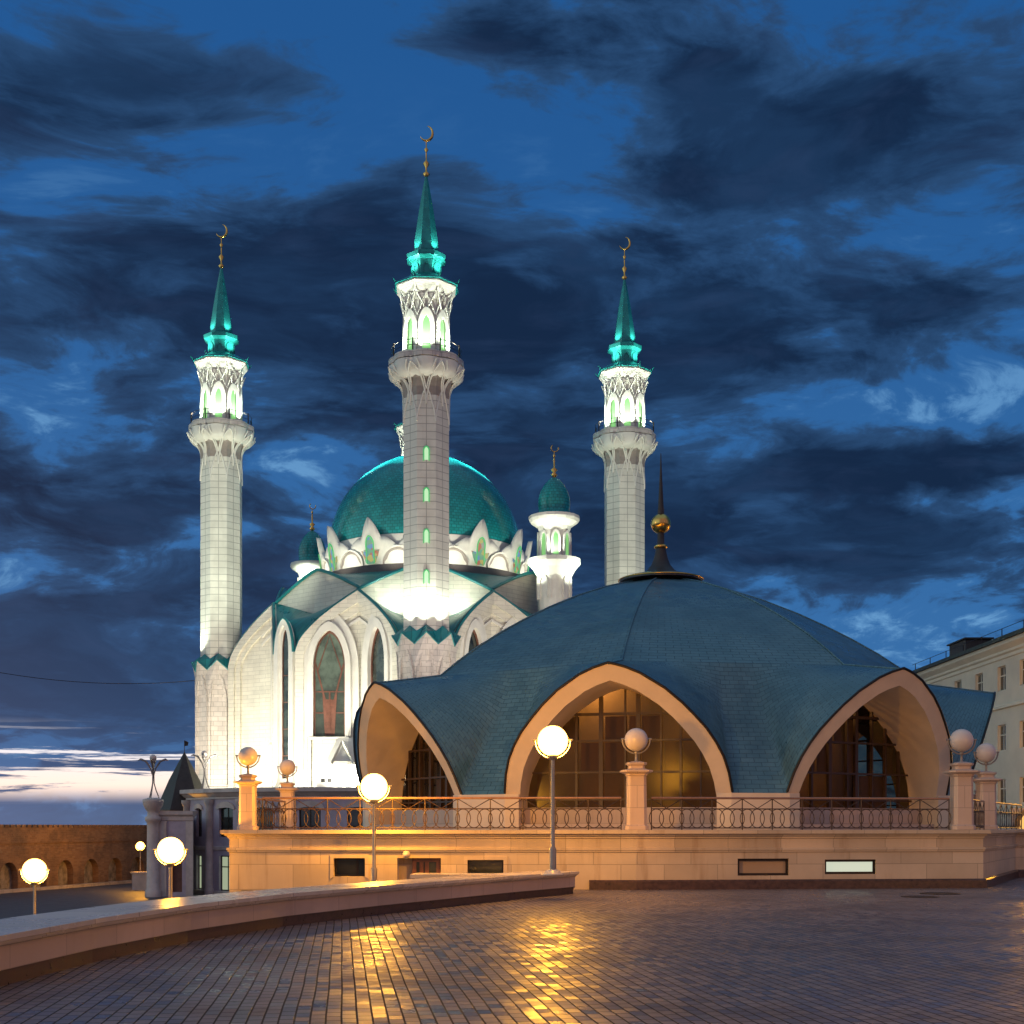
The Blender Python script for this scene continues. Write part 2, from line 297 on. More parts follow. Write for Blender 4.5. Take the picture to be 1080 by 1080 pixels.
# ------------------------------------------------------------------ mesh builder
class MB:
    def __init__(s): s.v = []; s.f = []; s.uv = []; s.sm = []
    def face(s, pts, uv=None, sm=False):
        k = len(s.v); s.v += [Vector(p) for p in pts]; s.f.append(list(range(k, k + len(pts)))); s.uv.append(uv); s.sm.append(sm)
    def grid(s, G, sm=True, u0=0, v0=0, closed=False, flip=False):
        """G[i][j]: rows i, columns j; shared vertices; uv in metres"""
        k = len(s.v); nr, nc = len(G), len(G[0])
        for row in G: s.v += [Vector(p) for p in row]
        mid = G[nr // 2]; U = [0]
        for j in range(1, nc): U.append(U[-1] + (Vector(mid[j]) - Vector(mid[j - 1])).length)
        if closed: U.append(U[-1] + (Vector(mid[0]) - Vector(mid[-1])).length)
        mc = nc // 2; V = [0]
        for i in range(1, nr): V.append(V[-1] + (Vector(G[i][mc]) - Vector(G[i - 1][mc])).length)
        for i in range(nr - 1):
            for j in range(nc if closed else nc - 1):
                j2 = (j + 1) % nc
                q = [k + i * nc + j, k + i * nc + j2, k + (i + 1) * nc + j2, k + (i + 1) * nc + j]
                uv = [(u0 + U[j], v0 + V[i]), (u0 + U[j + 1], v0 + V[i]), (u0 + U[j + 1], v0 + V[i + 1]), (u0 + U[j], v0 + V[i + 1])]
                if flip: q.reverse(); uv.reverse()
                s.f.append(q); s.uv.append(uv); s.sm.append(sm)
    def box(s, c, size, rz=0.0):
        c = Vector(c); hx, hy, hz = size[0] / 2, size[1] / 2, size[2] / 2; m = Matrix.Rotation(rz, 3, 'Z')
        p = [c + m @ Vector((x * hx, y * hy, z * hz)) for x in (-1, 1) for y in (-1, 1) for z in (-1, 1)]
        for q in ((0, 1, 3, 2), (4, 6, 7, 5), (0, 4, 5, 1), (2, 3, 7, 6), (1, 5, 7, 3), (0, 2, 6, 4)): s.face([p[i] for i in q])
    def lathe(s, prof, n=32, c=(0, 0, 0), ph=0.0, sm=True, cap=True):
        c = Vector(c); G = [[c + Vector((r * cos(ph + 2 * pi * j / n), r * sin(ph + 2 * pi * j / n), z)) for j in range(n)] for r, z in prof]
        if sm: s.grid(G, True, closed=True)
        else:
            for i in range(len(G) - 1):
                for j in range(n):
                    s.face([G[i][j], G[i][(j + 1) % n], G[i + 1][(j + 1) % n], G[i + 1][j]])
        if cap:
            if prof[-1][0] > .02: s.face(G[-1])
            if prof[0][0] > .02: s.face(G[0][::-1])
    def tube(s, pts, r, n=6, closed=False, sm=True, rs=None):
        pts = [Vector(p) for p in pts]; N = len(pts); G = []; up0 = None
        for i, p in enumerate(pts):
            a = pts[(i - 1) % N] if (closed or i > 0) else p; b = pts[(i + 1) % N] if (closed or i < N - 1) else p
            d = (b - a)
            if d.length < 1e-9: d = Vector((0, 0, 1))
            d.normalize()
            if up0 is None:
                up0 = Vector((0, 0, 1)) if abs(d.z) < .9 else Vector((1, 0, 0))
            x = d.cross(up0)
            if x.length < 1e-3: x = d.cross(Vector((0, 1, 0)))
            x.normalize(); y = x.cross(d); up0 = y
            rr = rs[i] if rs else r
            G.append([p + (x * cos(2 * pi * k / n) + y * sin(2 * pi * k / n)) * rr for k in range(n)])
        if closed: G.append(G[0])
        s.grid(G, sm, closed=True, flip=True)
        if not closed: s.face(G[0]); s.face(G[-1][::-1])
    def prism(s, poly, z0, z1, top=True, bot=False):
        n = len(poly)
        for i in range(n):
            a, b = poly[i], poly[(i + 1) % n]; s.face([(a[0], a[1], z0), (b[0], b[1], z0), (b[0], b[1], z1), (a[0], a[1], z1)])
        if top: s.face([(p[0], p[1], z1) for p in poly])
        if bot: s.face([(p[0], p[1], z0) for p in poly][::-1])
    def ball(s, c, r, n=20, m=12, sz=1.0):
        s.lathe([(max(.0005, r * sin(pi * i / m)), -r * sz * cos(pi * i / m)) for i in range(m + 1)], n, c, cap=False)
    def strip3(s, outer, inner, n, th):
        """band between two matching curves, raised by th along n: front plus both edge walls and ends"""
        n = Vector(n) * th; A = [Vector(p) for p in outer]; B = [Vector(p) for p in inner]
        for i in range(len(A) - 1):
            s.face([A[i] + n, A[i + 1] + n, B[i + 1] + n, B[i] + n]); s.face([A[i], A[i + 1], A[i + 1] + n, A[i] + n]); s.face([B[i] + n, B[i + 1] + n, B[i + 1], B[i]])
        for k in (0, -1): s.face([A[k], B[k], B[k] + n, A[k] + n])
    def build(s, name, m, parent=None, off=None, link=True):
        org = Vector(off) if off is not None else (parent_org(parent) if parent else Vector((0, 0, 0)))
        me = bpy.data.meshes.new(name); me.from_pydata([tuple(v - org) for v in s.v], [], s.f)
        uvl = me.uv_layers.new(name='UVMap')
        for pi_, poly in enumerate(me.polygons):
            poly.use_smooth = s.sm[pi_]; uv = s.uv[pi_]
            if uv is None:
                n = poly.normal
                if abs(n.z) > .9: tx = Vector((1, 0, 0))
                else: tx = Vector((0, 0, 1)).cross(n).normalized()
                ty = n.cross(tx)
                uv = [(s.v[vi].dot(tx), s.v[vi].dot(ty)) for vi in poly.vertices]
            for li, q in zip(poly.loop_indices, uv): uvl.data[li].uv = q
        me.materials.append(m if not isinstance(m, str) else M[m]); me.validate()
        o = bpy.data.objects.new(name, me); COL.objects.link(o)
        if parent: o.parent = parent
        else: o.location = org; ORG[o.name] = org
        return o
ORG = {}
def parent_org(p):
    o = Vector((0, 0, 0))
    while p is not None:
        o += ORG.get(p.name, Vector((0, 0, 0))); p = p.parent
    return o
def thing(name, label, cat, loc=(0, 0, 0), group=None, local=False):
    o = bpy.data.objects.new(name, None); COL.objects.link(o); o.location = loc; o.empty_display_size = .3
    ORG[o.name] = Vector((0, 0, 0)) if local else Vector(loc)
    tagit(o, label, cat, group); return o
def tagit(o, label=None, cat=None, group=None, kind=None):
    if label: o['label'] = label
    if cat: o['category'] = cat
    if group: o['group'] = group
    if kind: o['kind'] = kind
    return o
def copy_tree(o, parent=None):
    c = o.copy(); COL.objects.link(c)
    if parent: c.parent = parent
    for ch in list(o.children): copy_tree(ch, c)
    return c
def light(name, typ, loc, energy, color=(1, 1, 1), target=None, radius=.15, angle=60, blend=.6):
    l = bpy.data.lights.new(name, typ); l.energy = energy; l.color = color; l.shadow_soft_size = radius
    if typ == 'SPOT': l.spot_size = R(angle); l.spot_blend = blend
    o = bpy.data.objects.new(name, l); COL.objects.link(o); o.location = loc
    if target is not None: o.rotation_euler = (Vector(target) - Vector(loc)).to_track_quat('-Z', 'Y').to_euler()
    return o
def sweep(mb, prof, path, side=1, closed=False, cap=True):
    """sweep profile [(out, z)] along xy path with mitred corners; out is to the right of travel for side=1"""
    N = len(path); P2 = [Vector(p) for p in path]; nr = []
    for i in range(N):
        ds = []
        if closed or i > 0: ds.append((P2[i] - P2[i - 1]).normalized())
        if closed or i < N - 1: ds.append((P2[(i + 1) % N] - P2[i]).normalized())
        ns = [Vector((d.y, -d.x)) * side for d in ds]; n = sum(ns, Vector((0, 0)))
        n.normalize(); n /= max(.35, n.dot(ns[0])); nr.append(n)
    G = [[Vector((P2[i].x + nr[i].x * o, P2[i].y + nr[i].y * o, z)) for i in range(N)] for o, z in prof]
    for a in range(len(G) - 1):
        u = 0
        for i in range(N if closed else N - 1):
            j = (i + 1) % N; L = (P2[j] - P2[i]).length; v0 = sum((Vector(prof[k + 1]) - Vector(prof[k])).length for k in range(a)); v1 = v0 + (Vector(prof[a + 1]) - Vector(prof[a])).length
            q = [G[a][i], G[a][j], G[a + 1][j], G[a + 1][i]]; uv = [(u, v0), (u + L, v0), (u + L, v1), (u, v1)]
            if side < 0: q.reverse(); uv.reverse()
            mb.face(q, uv); u += L
    if cap and not closed:
        mb.face([G[a][0] for a in range(len(G))]); mb.face([G[a][-1] for a in range(len(G))][::-1])
def wall_holes(mb, p0, p1, z0, z1, holes, depth, nout):
    """wall p0->p1 (xy) with rectangular holes (u0,u1,v0,v1) in metres along / absolute z, reveals go back by depth against nout"""
    p0 = Vector(p0); p1 = Vector(p1); L = (p1 - p0).length; d = (p1 - p0) / L; n = Vector(nout).normalized()
    us = sorted({0, L} | {h[0] for h in holes} | {h[1] for h in holes}); vs = sorted({z0, z1} | {h[2] for h in holes} | {h[3] for h in holes})
    def pt(u, v, b=0): q = p0 + d * u - n * b; return Vector((q.x, q.y, v))
    for i in range(len(us) - 1):
        for j in range(len(vs) - 1):
            um, vm = (us[i] + us[i + 1]) / 2, (vs[j] + vs[j + 1]) / 2
            if any(h[0] < um < h[1] and h[2] < vm < h[3] for h in holes): continue
            mb.face([pt(us[i], vs[j]), pt(us[i + 1], vs[j]), pt(us[i + 1], vs[j + 1]), pt(us[i], vs[j + 1])])
    for a, b, c, e in holes:
        mb.face([pt(a, c), pt(b, c), pt(b, c, depth), pt(a, c, depth)]); mb.face([pt(a, e), pt(a, e, depth), pt(b, e, depth), pt(b, e)])
        mb.face([pt(a, c), pt(a, c, depth), pt(a, e, depth), pt(a, e)]); mb.face([pt(b, c), pt(b, e), pt(b, e, depth), pt(b, c, depth)])
    return pt
def lancet(w, h, spring, n=10):
    """half-width w, total height h, springing height: points from left foot over the apex to right foot"""
    L = []
    for i in range(n + 1):
        q = i / n; L.append((-w * cos(q * pi / 2) ** .9 if q < 1 else 0, spring + (h - spring) * (sin(q * pi / 2) ** 1.15 * .72 + q * .28)))
    L = [(-w, 0)] + L
    return L + [(-x, y) for x, y in L[-2::-1]]

# ================================================================== GROUND
LOW = -3.9
mb = MB(); mb.box((0, 2500, LOW - .5), (9000, 9000, 1)); tagit(mb.build('ground', 'ground'), kind='structure')
# raised plaza (block paving): left edge follows the curved parapet
EDGE = [(-5.2, -30), (-5.15, 3), (-5.1, 9), (-4.95, 12.9), (-4.76, 15.3), (-4.33, 18.0), (-3.53, 20.8), (-2.34, 23.6), (-.05, 28.3), (1.44, 31.0)]
def off_path(path, d):
    out = []
    for i, p in enumerate(path):
        a = Vector(path[max(0, i - 1)]); b = Vector(path[min(len(path) - 1, i + 1)]); t_ = (b - a).normalized(); out.append((p[0] - t_.y * d, p[1] + t_.x * d))
    return out
mb = MB()
poly = off_path(EDGE, .4) + [(1.6, 34.5), (12.2, 35.4), (16, 44), (90, 48), (90, -30)]
mb.prism(poly, LOW, 0.0); o = mb.build('plaza', 'paving'); tagit(o, kind='structure')
# small walkway between the parapet and the pavilion terrace
mb = MB(); mb.prism([(-6.7, 31.6), (-4.9, 27.0), (-2.6, 24.9), (-.4, 29.0), (1.2, 31.2), (1.55, 33.2), (-6.7, 33.2)], LOW, -.02); tagit(mb.build('walkway', 'asphalt'), kind='structure')
# street strip in front of the fortress wall with a pale kerb
mb = MB(); mb.prism([(-120, 70), (-26, 70), (-30, 118), (-36.2, 134), (-41.2, 115), (-48.6, 86), (-120, 60)], LOW, LOW + .004, bot=False); tagit(mb.build('road', 'asphalt'), kind='structure')
mb = MB(); sweep(mb, [(0, LOW), (0, LOW + .28), (-.5, LOW + .28), (-.5, LOW)], [(-48.0, 84), (-41.2, 111), (-35.6, 134), (-33.5, 143)], 1); tagit(mb.build('kerb', 'cope'), kind='structure')

# ================================================================== CURVED PARAPET
def face_px(mb, *a): mb.face(*a)
par = thing('parapet', 'low curved stone parapet with flat pale coping and dark plinth edging the paved plaza', 'parapet', (-4.9, 12.9, 0))
hz = lambda i: 0
pth = EDGE[1:]
mb = MB(); sweep(mb, [(-.03, -.02), (-.03, .16), (-.9, .16), (-.9, -.5)], pth, 1); mb.build('plinth_course', 'granite', par)
mb = MB(); sweep(mb, [(.02, .162), (.02, .40), (-.86, .40), (-.86, -1.0)], pth, 1); mb.build('stone_face', 'pinkstone', par)
mb = MB(); sweep(mb, [(.05, .402), (.05, .425), (.09, .43), (.09, .455), (.13, .465), (.13, .52), (-.92, .52), (-.92, .40)], pth, 1); mb.build('coping', 'cope', par)
# second low wall that closes the walkway
lw = thing('low_wall', 'short straight low wall with pale slab top behind the end of the curved parapet', 'wall', (0, 31.0, 0))
mb = MB(); mb.prism([(-2.25, 31.0), (.98, 30.9), (1.25, 31.5), (-2.2, 31.9)], -.02, .36); mb.build('stone_face', 'pinkstone', lw)
mb = MB(); mb.prism([(-2.35, 30.9), (.95, 30.8), (1.40, 31.6), (-2.3, 32.0)], .362, .45, bot=True); mb.build('coping', 'cope', lw)

# ================================================================== PAVILION TERRACE
TP = [(-7.0, 62), (-7.0, 33.2), (3.05, 33.0), (11.95, 34.0), (15.4, 41.0), (42, 44)]
TZ = 1.47
ter = thing('pavilion_terrace', 'sand coloured stone terrace with moulded cornice and small basement windows under the blue pavilion', 'terrace', (3, 33, 0))
def hole_px(p0, p1, px0, px1, py0, py1):
    """hole on wall p0->p1 from photo pixels"""
    p0 = Vector(p0); p1 = Vector(p1); d = (p1 - p0); L = d.length; d /= L; out = []
    for px in (px0, px1):
        k = (px - 540) / FPX; s_ = (k * p0.y - p0.x) / (d.x - k * d.y); out.append(s_)
    Y = (p0 + d * ((out[0] + out[1]) / 2)).y
    return (out[0], out[1], EYE + (872 - py1) / FPX * Y, EYE + (872 - py0) / FPX * Y)
HL = [hole_px(TP[1], TP[2], 352, 385, 905, 924.5), hole_px(TP[1], TP[2], 419, 465, 905, 938), hole_px(TP[1], TP[2], 493, 531, 907, 924)]
HR = [hole_px(TP[2], TP[3], 778, 832, 905.5, 923.5), hole_px(TP[2], TP[3], 870, 924, 906.5, 922)]
mb = MB(); wall_holes(mb, TP[1], TP[2], -.6, .92, HL, .28, (0, -1)); wall_holes(mb, TP[2], TP[3], 0, .92, HR, .22, (0, -1))
sweep(mb, [(0, 0), (0, .92)], TP[3:], 1, cap=False)
h_ = HL[1]; mb.face([(TP[1][0] + h_[0], 33.2 + .27, h_[2]), (TP[1][0] + h_[1], 33.2 + .27, h_[2]), (TP[1][0] + h_[1], 33.2 + .27, h_[3]), (TP[1][0] + h_[0], 33.2 + .27, h_[3])])
mb.build('wall', 'sand', ter)
mb = MB(); sweep(mb, [(0, LOW), (0, .92)], TP[:2], 1, cap=False); mb.build('side_wall', 'sand', ter)
mb = MB(); sweep(mb, [(0, .92), (.035, .93), (.035, .965), (.06, .975), (.06, 1.03), (.0, 1.035), (.0, 1.26), (.04, 1.27), (.04, 1.31), (.10, 1.33), (.10, 1.36), (.19, 1.38), (.19, 1.47), (-.9, 1.47)], TP, 1, cap=False); mb.build('cornice', 'sand', ter)
mb = MB(); mb.face([(-6.2, 62, 1.466), (-6.2, 33.9, 1.466), (3.05, 33.8, 1.466), (11.4, 34.7, 1.466), (14.8, 41.8, 1.466), (42, 44.8, 1.466), (42, 75, 1.466), (-6.2, 75, 1.466)]); mb.build('terrace_floor', 'cope', ter)
mb = MB(); sweep(mb, [(.10, -.02), (.10, .20), (.06, .24), (0, .24)], [(1.9, 33.03), (3.05, 33.0), (11.95, 34.0), (15.4, 41.0), (42, 44)], 1); mb.build('plinth_course', 'granite', ter)
def wpt(p0, p1, u, z, b=0.0, n=(0, -1)):
    p0 = Vector(p0); d = (Vector(p1) - p0).normalized(); q = p0 + d * u; nn = Vector(n); return Vector((q.x - nn.x * b, q.y - nn.y * b, z))
def window_rect(p0, p1, h, b, parent, frame, pane, fw=.05, bars=(), hb=(), proud=None, n=(0, -1), name='window', label=None):
    """frame bars + pane at depth b behind the wall face"""
    u0, u1, z0, z1 = h; mb = MB(); d = (Vector(p1) - Vector(p0)).normalized(); nn = Vector(n)
    def bar(a, c, e, f_, b0=b, th=.06):
        q = [wpt(p0, p1, a, e, b0, n), wpt(p0, p1, c, e, b0, n), wpt(p0, p1, c, f_, b0, n), wpt(p0, p1, a, f_, b0, n)]; w = [x + Vector((-nn.x * th, -nn.y * th, 0)) for x in q]
        mb.face(q); mb.face(w[::-1])
        for i in range(4): mb.face([q[i], q[(i + 1) % 4], w[(i + 1) % 4], w[i]])
    bar(u0, u0 + fw, z0, z1); bar(u1 - fw, u1, z0, z1); bar(u0 + fw, u1 - fw, z1 - fw, z1); bar(u0 + fw, u1 - fw, z0, z0 + fw)
    for x in bars: m_ = u0 + (u1 - u0) * x; bar(m_ - fw / 2, m_ + fw / 2, z0 + fw, z1 - fw, b + .005)
    for x in hb: m_ = z0 + (z1 - z0) * x; bar(u0 + fw, u1 - fw, m_ - fw / 2, m_ + fw / 2, b + .01)
    fo = mb.build(name, frame, parent)
    if label: fo['label'] = label
    mb = MB(); mb.face([wpt(p0, p1, u0, z0, b + .04, n), wpt(p0, p1, u1, z0, b + .04, n), wpt(p0, p1, u1, z1, b + .04, n), wpt(p0, p1, u0, z1, b + .04, n)]); mb.build('pane', pane, fo)
    return fo
window_rect(TP[1], TP[2], HL[0], .2, ter, 'darkmetal', 'darkglass', .04, (.72,))
window_rect(TP[1], TP[2], HL[2], .2, ter, 'darkmetal', 'darkglass', .04)
window_rect(TP[2], TP[3], HR[0], .10, ter, 'darkmetal', 'blind', .06)
window_rect(TP[2], TP[3], HR[1], .10, ter, 'darkmetal', 'litpanel', .06, (), (), label='lit basement window with dark frame')
h = HL[1]; dr = window_rect(TP[1], TP[2], (h[0] + .36, h[1] - .02, h[2], h[3]), .14, ter, 'frame_brown', 'darkglass', .10, (.33, .52), name='basement_door')
# little round lamp over the door
wl = thing('wall_lamp', 'small unlit bulkhead lamp above the basement door', 'lamp', (-2.6, 32.98, .86))
mb = MB(); mb.lathe([(.10, 0), (.10, .03), (.085, .05)], 16, (-2.6, 33.0, .0)); 
mb.v = [Vector((v.x, 33.0 - v.z, .86 + (v.y - 33.0))) for v in mb.v]; mb.build('base', 'cope', wl)
mb = MB(); mb.ball((-2.6, 32.93, .86), .07, 14, 8); mb.build('globe', 'globe_off', wl)
# surrounds of basement windows
for hh in (HL[0], HL[2]):
    mb = MB(); a, b, c, e = hh; O = [(a - .09, c - .06), (a - .09, e + .09), (b + .09, e + .09), (b + .09, c - .06)]; I = [(a, c), (a, e), (b, e), (b, c)]
    mb.strip3([wpt(TP[1], TP[2], *q) for q in O], [wpt(TP[1], TP[2], *q) for q in I], (0, -1, 0), .025); mb.build('window_surround', 'sand', ter)

# ---- posts with globes on the terrace edge
def make_gate_post(label, loc, s=1.0, hgt=1.43):
    r = thing('lamp_post', label, 'lamp post', loc, 'stone posts with globe lamps on the terrace edge', local=True); r.scale = (s, s, s)
    mb = MB(); q = R(45)
    def sq(z, w): return [Vector((x * w, y * w, z)) for x, y in ((-1, -1), (1, -1), (1, 1), (-1, 1))]
    def ch(z, w, c=.30): return [Vector((x * w, y * w, z)) for x, y in ((-1 + c, -1), (1 - c, -1), (1, -1 + c), (1, 1 - c), (1 - c, 1), (-1 + c, 1), (-1, 1 - c), (-1, -1 + c))]
    def stack(mb, prof, fn):
        G = [fn(z, w) for w, z in prof]
        for a, b in zip(G, G[1:]):
            for j in range(len(a)): mb.face([a[j], a[(j + 1) % len(a)], b[(j + 1) % len(a)], b[j]])
        mb.face(G[-1])
    stack(mb, [(.29, 0), (.29, .1), (.25, .13), (.235, hgt - .1)], ch); sh = mb.build('shaft', M['pinkstone'], r)
    mb = MB(); stack(mb, [(.235, hgt - .1), (.26, hgt - .07), (.26, hgt - .04), (.36, hgt), (.39, hgt + .01), (.39, hgt + .05), (.27, hgt + .07), (.20, hgt + .10), (.20, hgt + .16), (.25, hgt + .20), (.25, hgt + .24), (.17, hgt + .26), (.10, hgt + .28)], ch); mb.build('cap', M['pinkstone'], r)
    mb = MB(); z = hgt + .27; mb.lathe([(.05, z), (.035, z + .05), (.03, z + .2), (.06, z + .24), (.04, z + .26)], 12)
    C0 = Vector((0, 0, z + .55)); arc = [C0 + Vector((.345 * cos(a), 0, .345 * sin(a))) for a in [R(180 + 190 * k / 16 - 5) for k in range(17)]]
    mb.tube(arc, .022, 6); mb.tube([C0 + Vector((-.38, 0, .02)), C0 + Vector((-.29, 0, .02))], .025, 6); mb.tube([C0 + Vector((.29, 0, .02)), C0 + Vector((.38, 0, .02))], .025, 6); mb.build('cradle', M['pole'], r)
    mb = MB(); mb.ball(C0, .29, 28, 18); mb.build('globe', M['globe_off'], r)
    return r
gp = make_gate_post('stone post with unlit globe at the middle corner of the terrace railing', (3.05 + .05, 33.45, TZ + .002), 1.0)
posts = [('peach lit stone post with globe at the end of the terrace nearest the mosque', (-6.62, 33.62, TZ + .002), .82),
         ('dim stone post with globe just behind the end post of the terrace', (-6.5, 38.8, TZ + .002), .80),
         ('large pink stone post with globe in front of the blue wing roof', (11.55, 34.45, TZ + .002), 1.02),
         ('pink stone post with globe next to the short side railing and the cream building', (13.65, 38.6, TZ + .002), .98),
         ('small distant stone post with globe between the two pink posts', (17.3, 49.5, TZ + .002), .85)]
for lb, loc, s in posts:
    c = copy_tree(gp); c.location = loc; c.scale = (s, s, s); c['label'] = lb

# ---- railings
def railing(p0, p1, label, n_bays, hgt=.80):
    p0 = Vector((p0[0], p0[1], TZ)); p1 = Vector((p1[0], p1[1], TZ)); d = p1 - p0; L = d.length; d.normalize(); up = Vector((0, 0, 1)); bl = L / n_bays
    r = thing('terrace_railing', label, 'railing', p0, 'iron railings with circles on the terrace edge')
    q = lambda u, z, o=0.0: p0 + d * u + up * z
    mb = MB(); mb.tube([q(0, hgt), q(L, hgt)], .028, 8); mb.build('handrail', 'railtop', r)
    mb = MB(); mb.tube([q(0, .53), q(L, .53)], .016, 6); mb.build('middle_rail', 'rail', r)
    mb = MB(); mb.tube([q(0, .05), q(L, .05)], .016, 6); mb.build('bottom_rail', 'rail', r)
    for i in range(n_bays + 1):
        mb = MB(); mb.tube([q(bl * i, 0.001), q(bl * i, hgt)], .016, 6); mb.build('upright', 'rail', r)
    mb = MB()
    for i in range(n_bays):
        a = bl * i; mb.tube([q(a, hgt - .02), q(a + bl / 2, .54), q(a + bl, hgt - .02)], .011, 4)
    mb.build('zigzag_bars', 'rail', r)
    mb = MB(); n = n_bays * 3
    for i in range(n):
        c = bl / 3 * (i + .5); mb.tube([q(c + .185 * cos(2 * pi * k / 18), .29 + .235 * sin(2 * pi * k / 18)) for k in range(18)], .011, 4, closed=True)
    mb.build('ring_scrolls', 'rail', r)
railing((-6.25, 33.60), (2.72, 33.42), 'long iron railing with rings behind the lit street lamps', 11)
railing((3.48, 33.48), (11.2, 34.36), 'iron railing with rings in front of the two right arches', 10)
railing((11.85, 34.95), (13.45, 38.2), 'short iron railing between the two pink stone posts', 4)
railing((-6.6, 34.0), (-6.5, 38.4), 'iron railing running back along the far edge of the terrace', 5)
railing((13.95, 39.2), (17.1, 45), 'iron railing at the far edge past the pink posts', 6)

# ================================================================== BLUE PAVILION
DC = Vector((5.33, 48.0, 0)); DEL = 13.6
AZ = [R(-90 - DEL + 45 * k) for k in range(8)]       # arch directions
RIDGE = [(1.25, 10.22), (2.4, 9.92), (3.6, 9.50), (4.8, 8.98), (5.7, 8.53), (6.6, 8.04), (7.5, 7.49), (8.3, 6.93), (8.95, 6.42)]
ZB, ZT, RB, RT, HW = 2.5, 6.06, 10.0, 11.3, 3.26
def arch_half(n=16):
    out = []   # (half width factor, height fraction) apex -> foot
    K = [(0, 1), (.13, .965), (.26, .915), (.46, .80), (.60, .69), (.70, .595), (.80, .49), (.875, .385), (.935, .275), (.975, .15), (1, 0)]
    for i in range(n + 1):
        s = i / n * (len(K) - 1); k = min(int(s), len(K) - 2); q = s - k; out.append((K[k][0] + (K[k + 1][0] - K[k][0]) * q, K[k][1] + (K[k + 1][1] - K[k][1]) * q))
    return out
AH = arch_half(20)
def apt(k, w, z, r=None):
    a = AZ[k % 8]; r = RB + (z - ZB) / (ZT - ZB) * (RT - RB) if r is None else r
    return DC + Vector((cos(a) * r - sin(a) * w, sin(a) * r + cos(a) * w, z))
pav = thing('blue_pavilion', 'octagonal exhibition hall with blue shingled dome roof and wide pointed peach arches', 'pavilion', (DC.x, DC.y, TZ))
mb = MB()
for k in range(8):
    a = AZ[k]
    # upper facet between ridge k and ridge k+1
    G = []
    for r_, z_ in RIDGE:
        A = apt(k, 0, z_, r_); B = apt(k + 1, 0, z_, r_); G.append([A.lerp(B, j / 12) + Vector((0, 0, .0)) for j in range(13)])
    mb.grid(G[::-1], sm=False, u0=k * 9, flip=False)
    # lower sweeping part: from the eave line to arch curves, one sheet per gap
    lo = []; n = len(AH)
    left = [apt(k, HW * w, ZB + (ZT - ZB) * h) for w, h in AH]; right = [apt(k + 1, -HW * w, ZB + (ZT - ZB) * h) for w, h in AH][::-1]
    mid = [left[-1].lerp(right[0], q) for q in (.25, .5, .75)]
    bot = left + mid + right; m_ = len(bot); A = apt(k, 0, RIDGE[-1][1], RIDGE[-1][0]); B = apt(k + 1, 0, RIDGE[-1][1], RIDGE[-1][0])
    cum = [0]
    for i in range(1, m_): cum.append(cum[-1] + (bot[i] - bot[i - 1]).length)
    top = []
    for i in range(m_):
        s_ = cum[i] / cum[-1]; top.append(A.lerp(B, .5 - .5 * cos(pi * s_) if False else s_))
    rows = []
    for v in range(11):
        q = v / 10; row = []
        for i in range(m_):
            p = top[i].lerp(bot[i], q); out = (p - DC); out.z = 0; out.normalize(); s_ = cum[i] / cum[-1]
            mid_w = sin(pi * s_) ** 2; p = p + out * (-.16 * sin(pi * q) * mid_w) + Vector((0, 0, 1)) * (.12 * sin(pi * q) * mid_w)
            row.append(p)
        rows.append(row)
    mb.grid(rows[::-1], sm=True, u0=k * 9)
rf = mb.build('roof', 'shingle', pav)
mb = MB(); k = 2
for i in range(1, 17):
    f_ = i / 17
    mb.tube([apt(k, 0, z_, r_).lerp(apt(k + 1, 0, z_, r_), f_) + Vector((0, 0, .012)) for r_, z_ in RIDGE], .014, 4)
mb.build('standing_seams', 'shingle', rf)
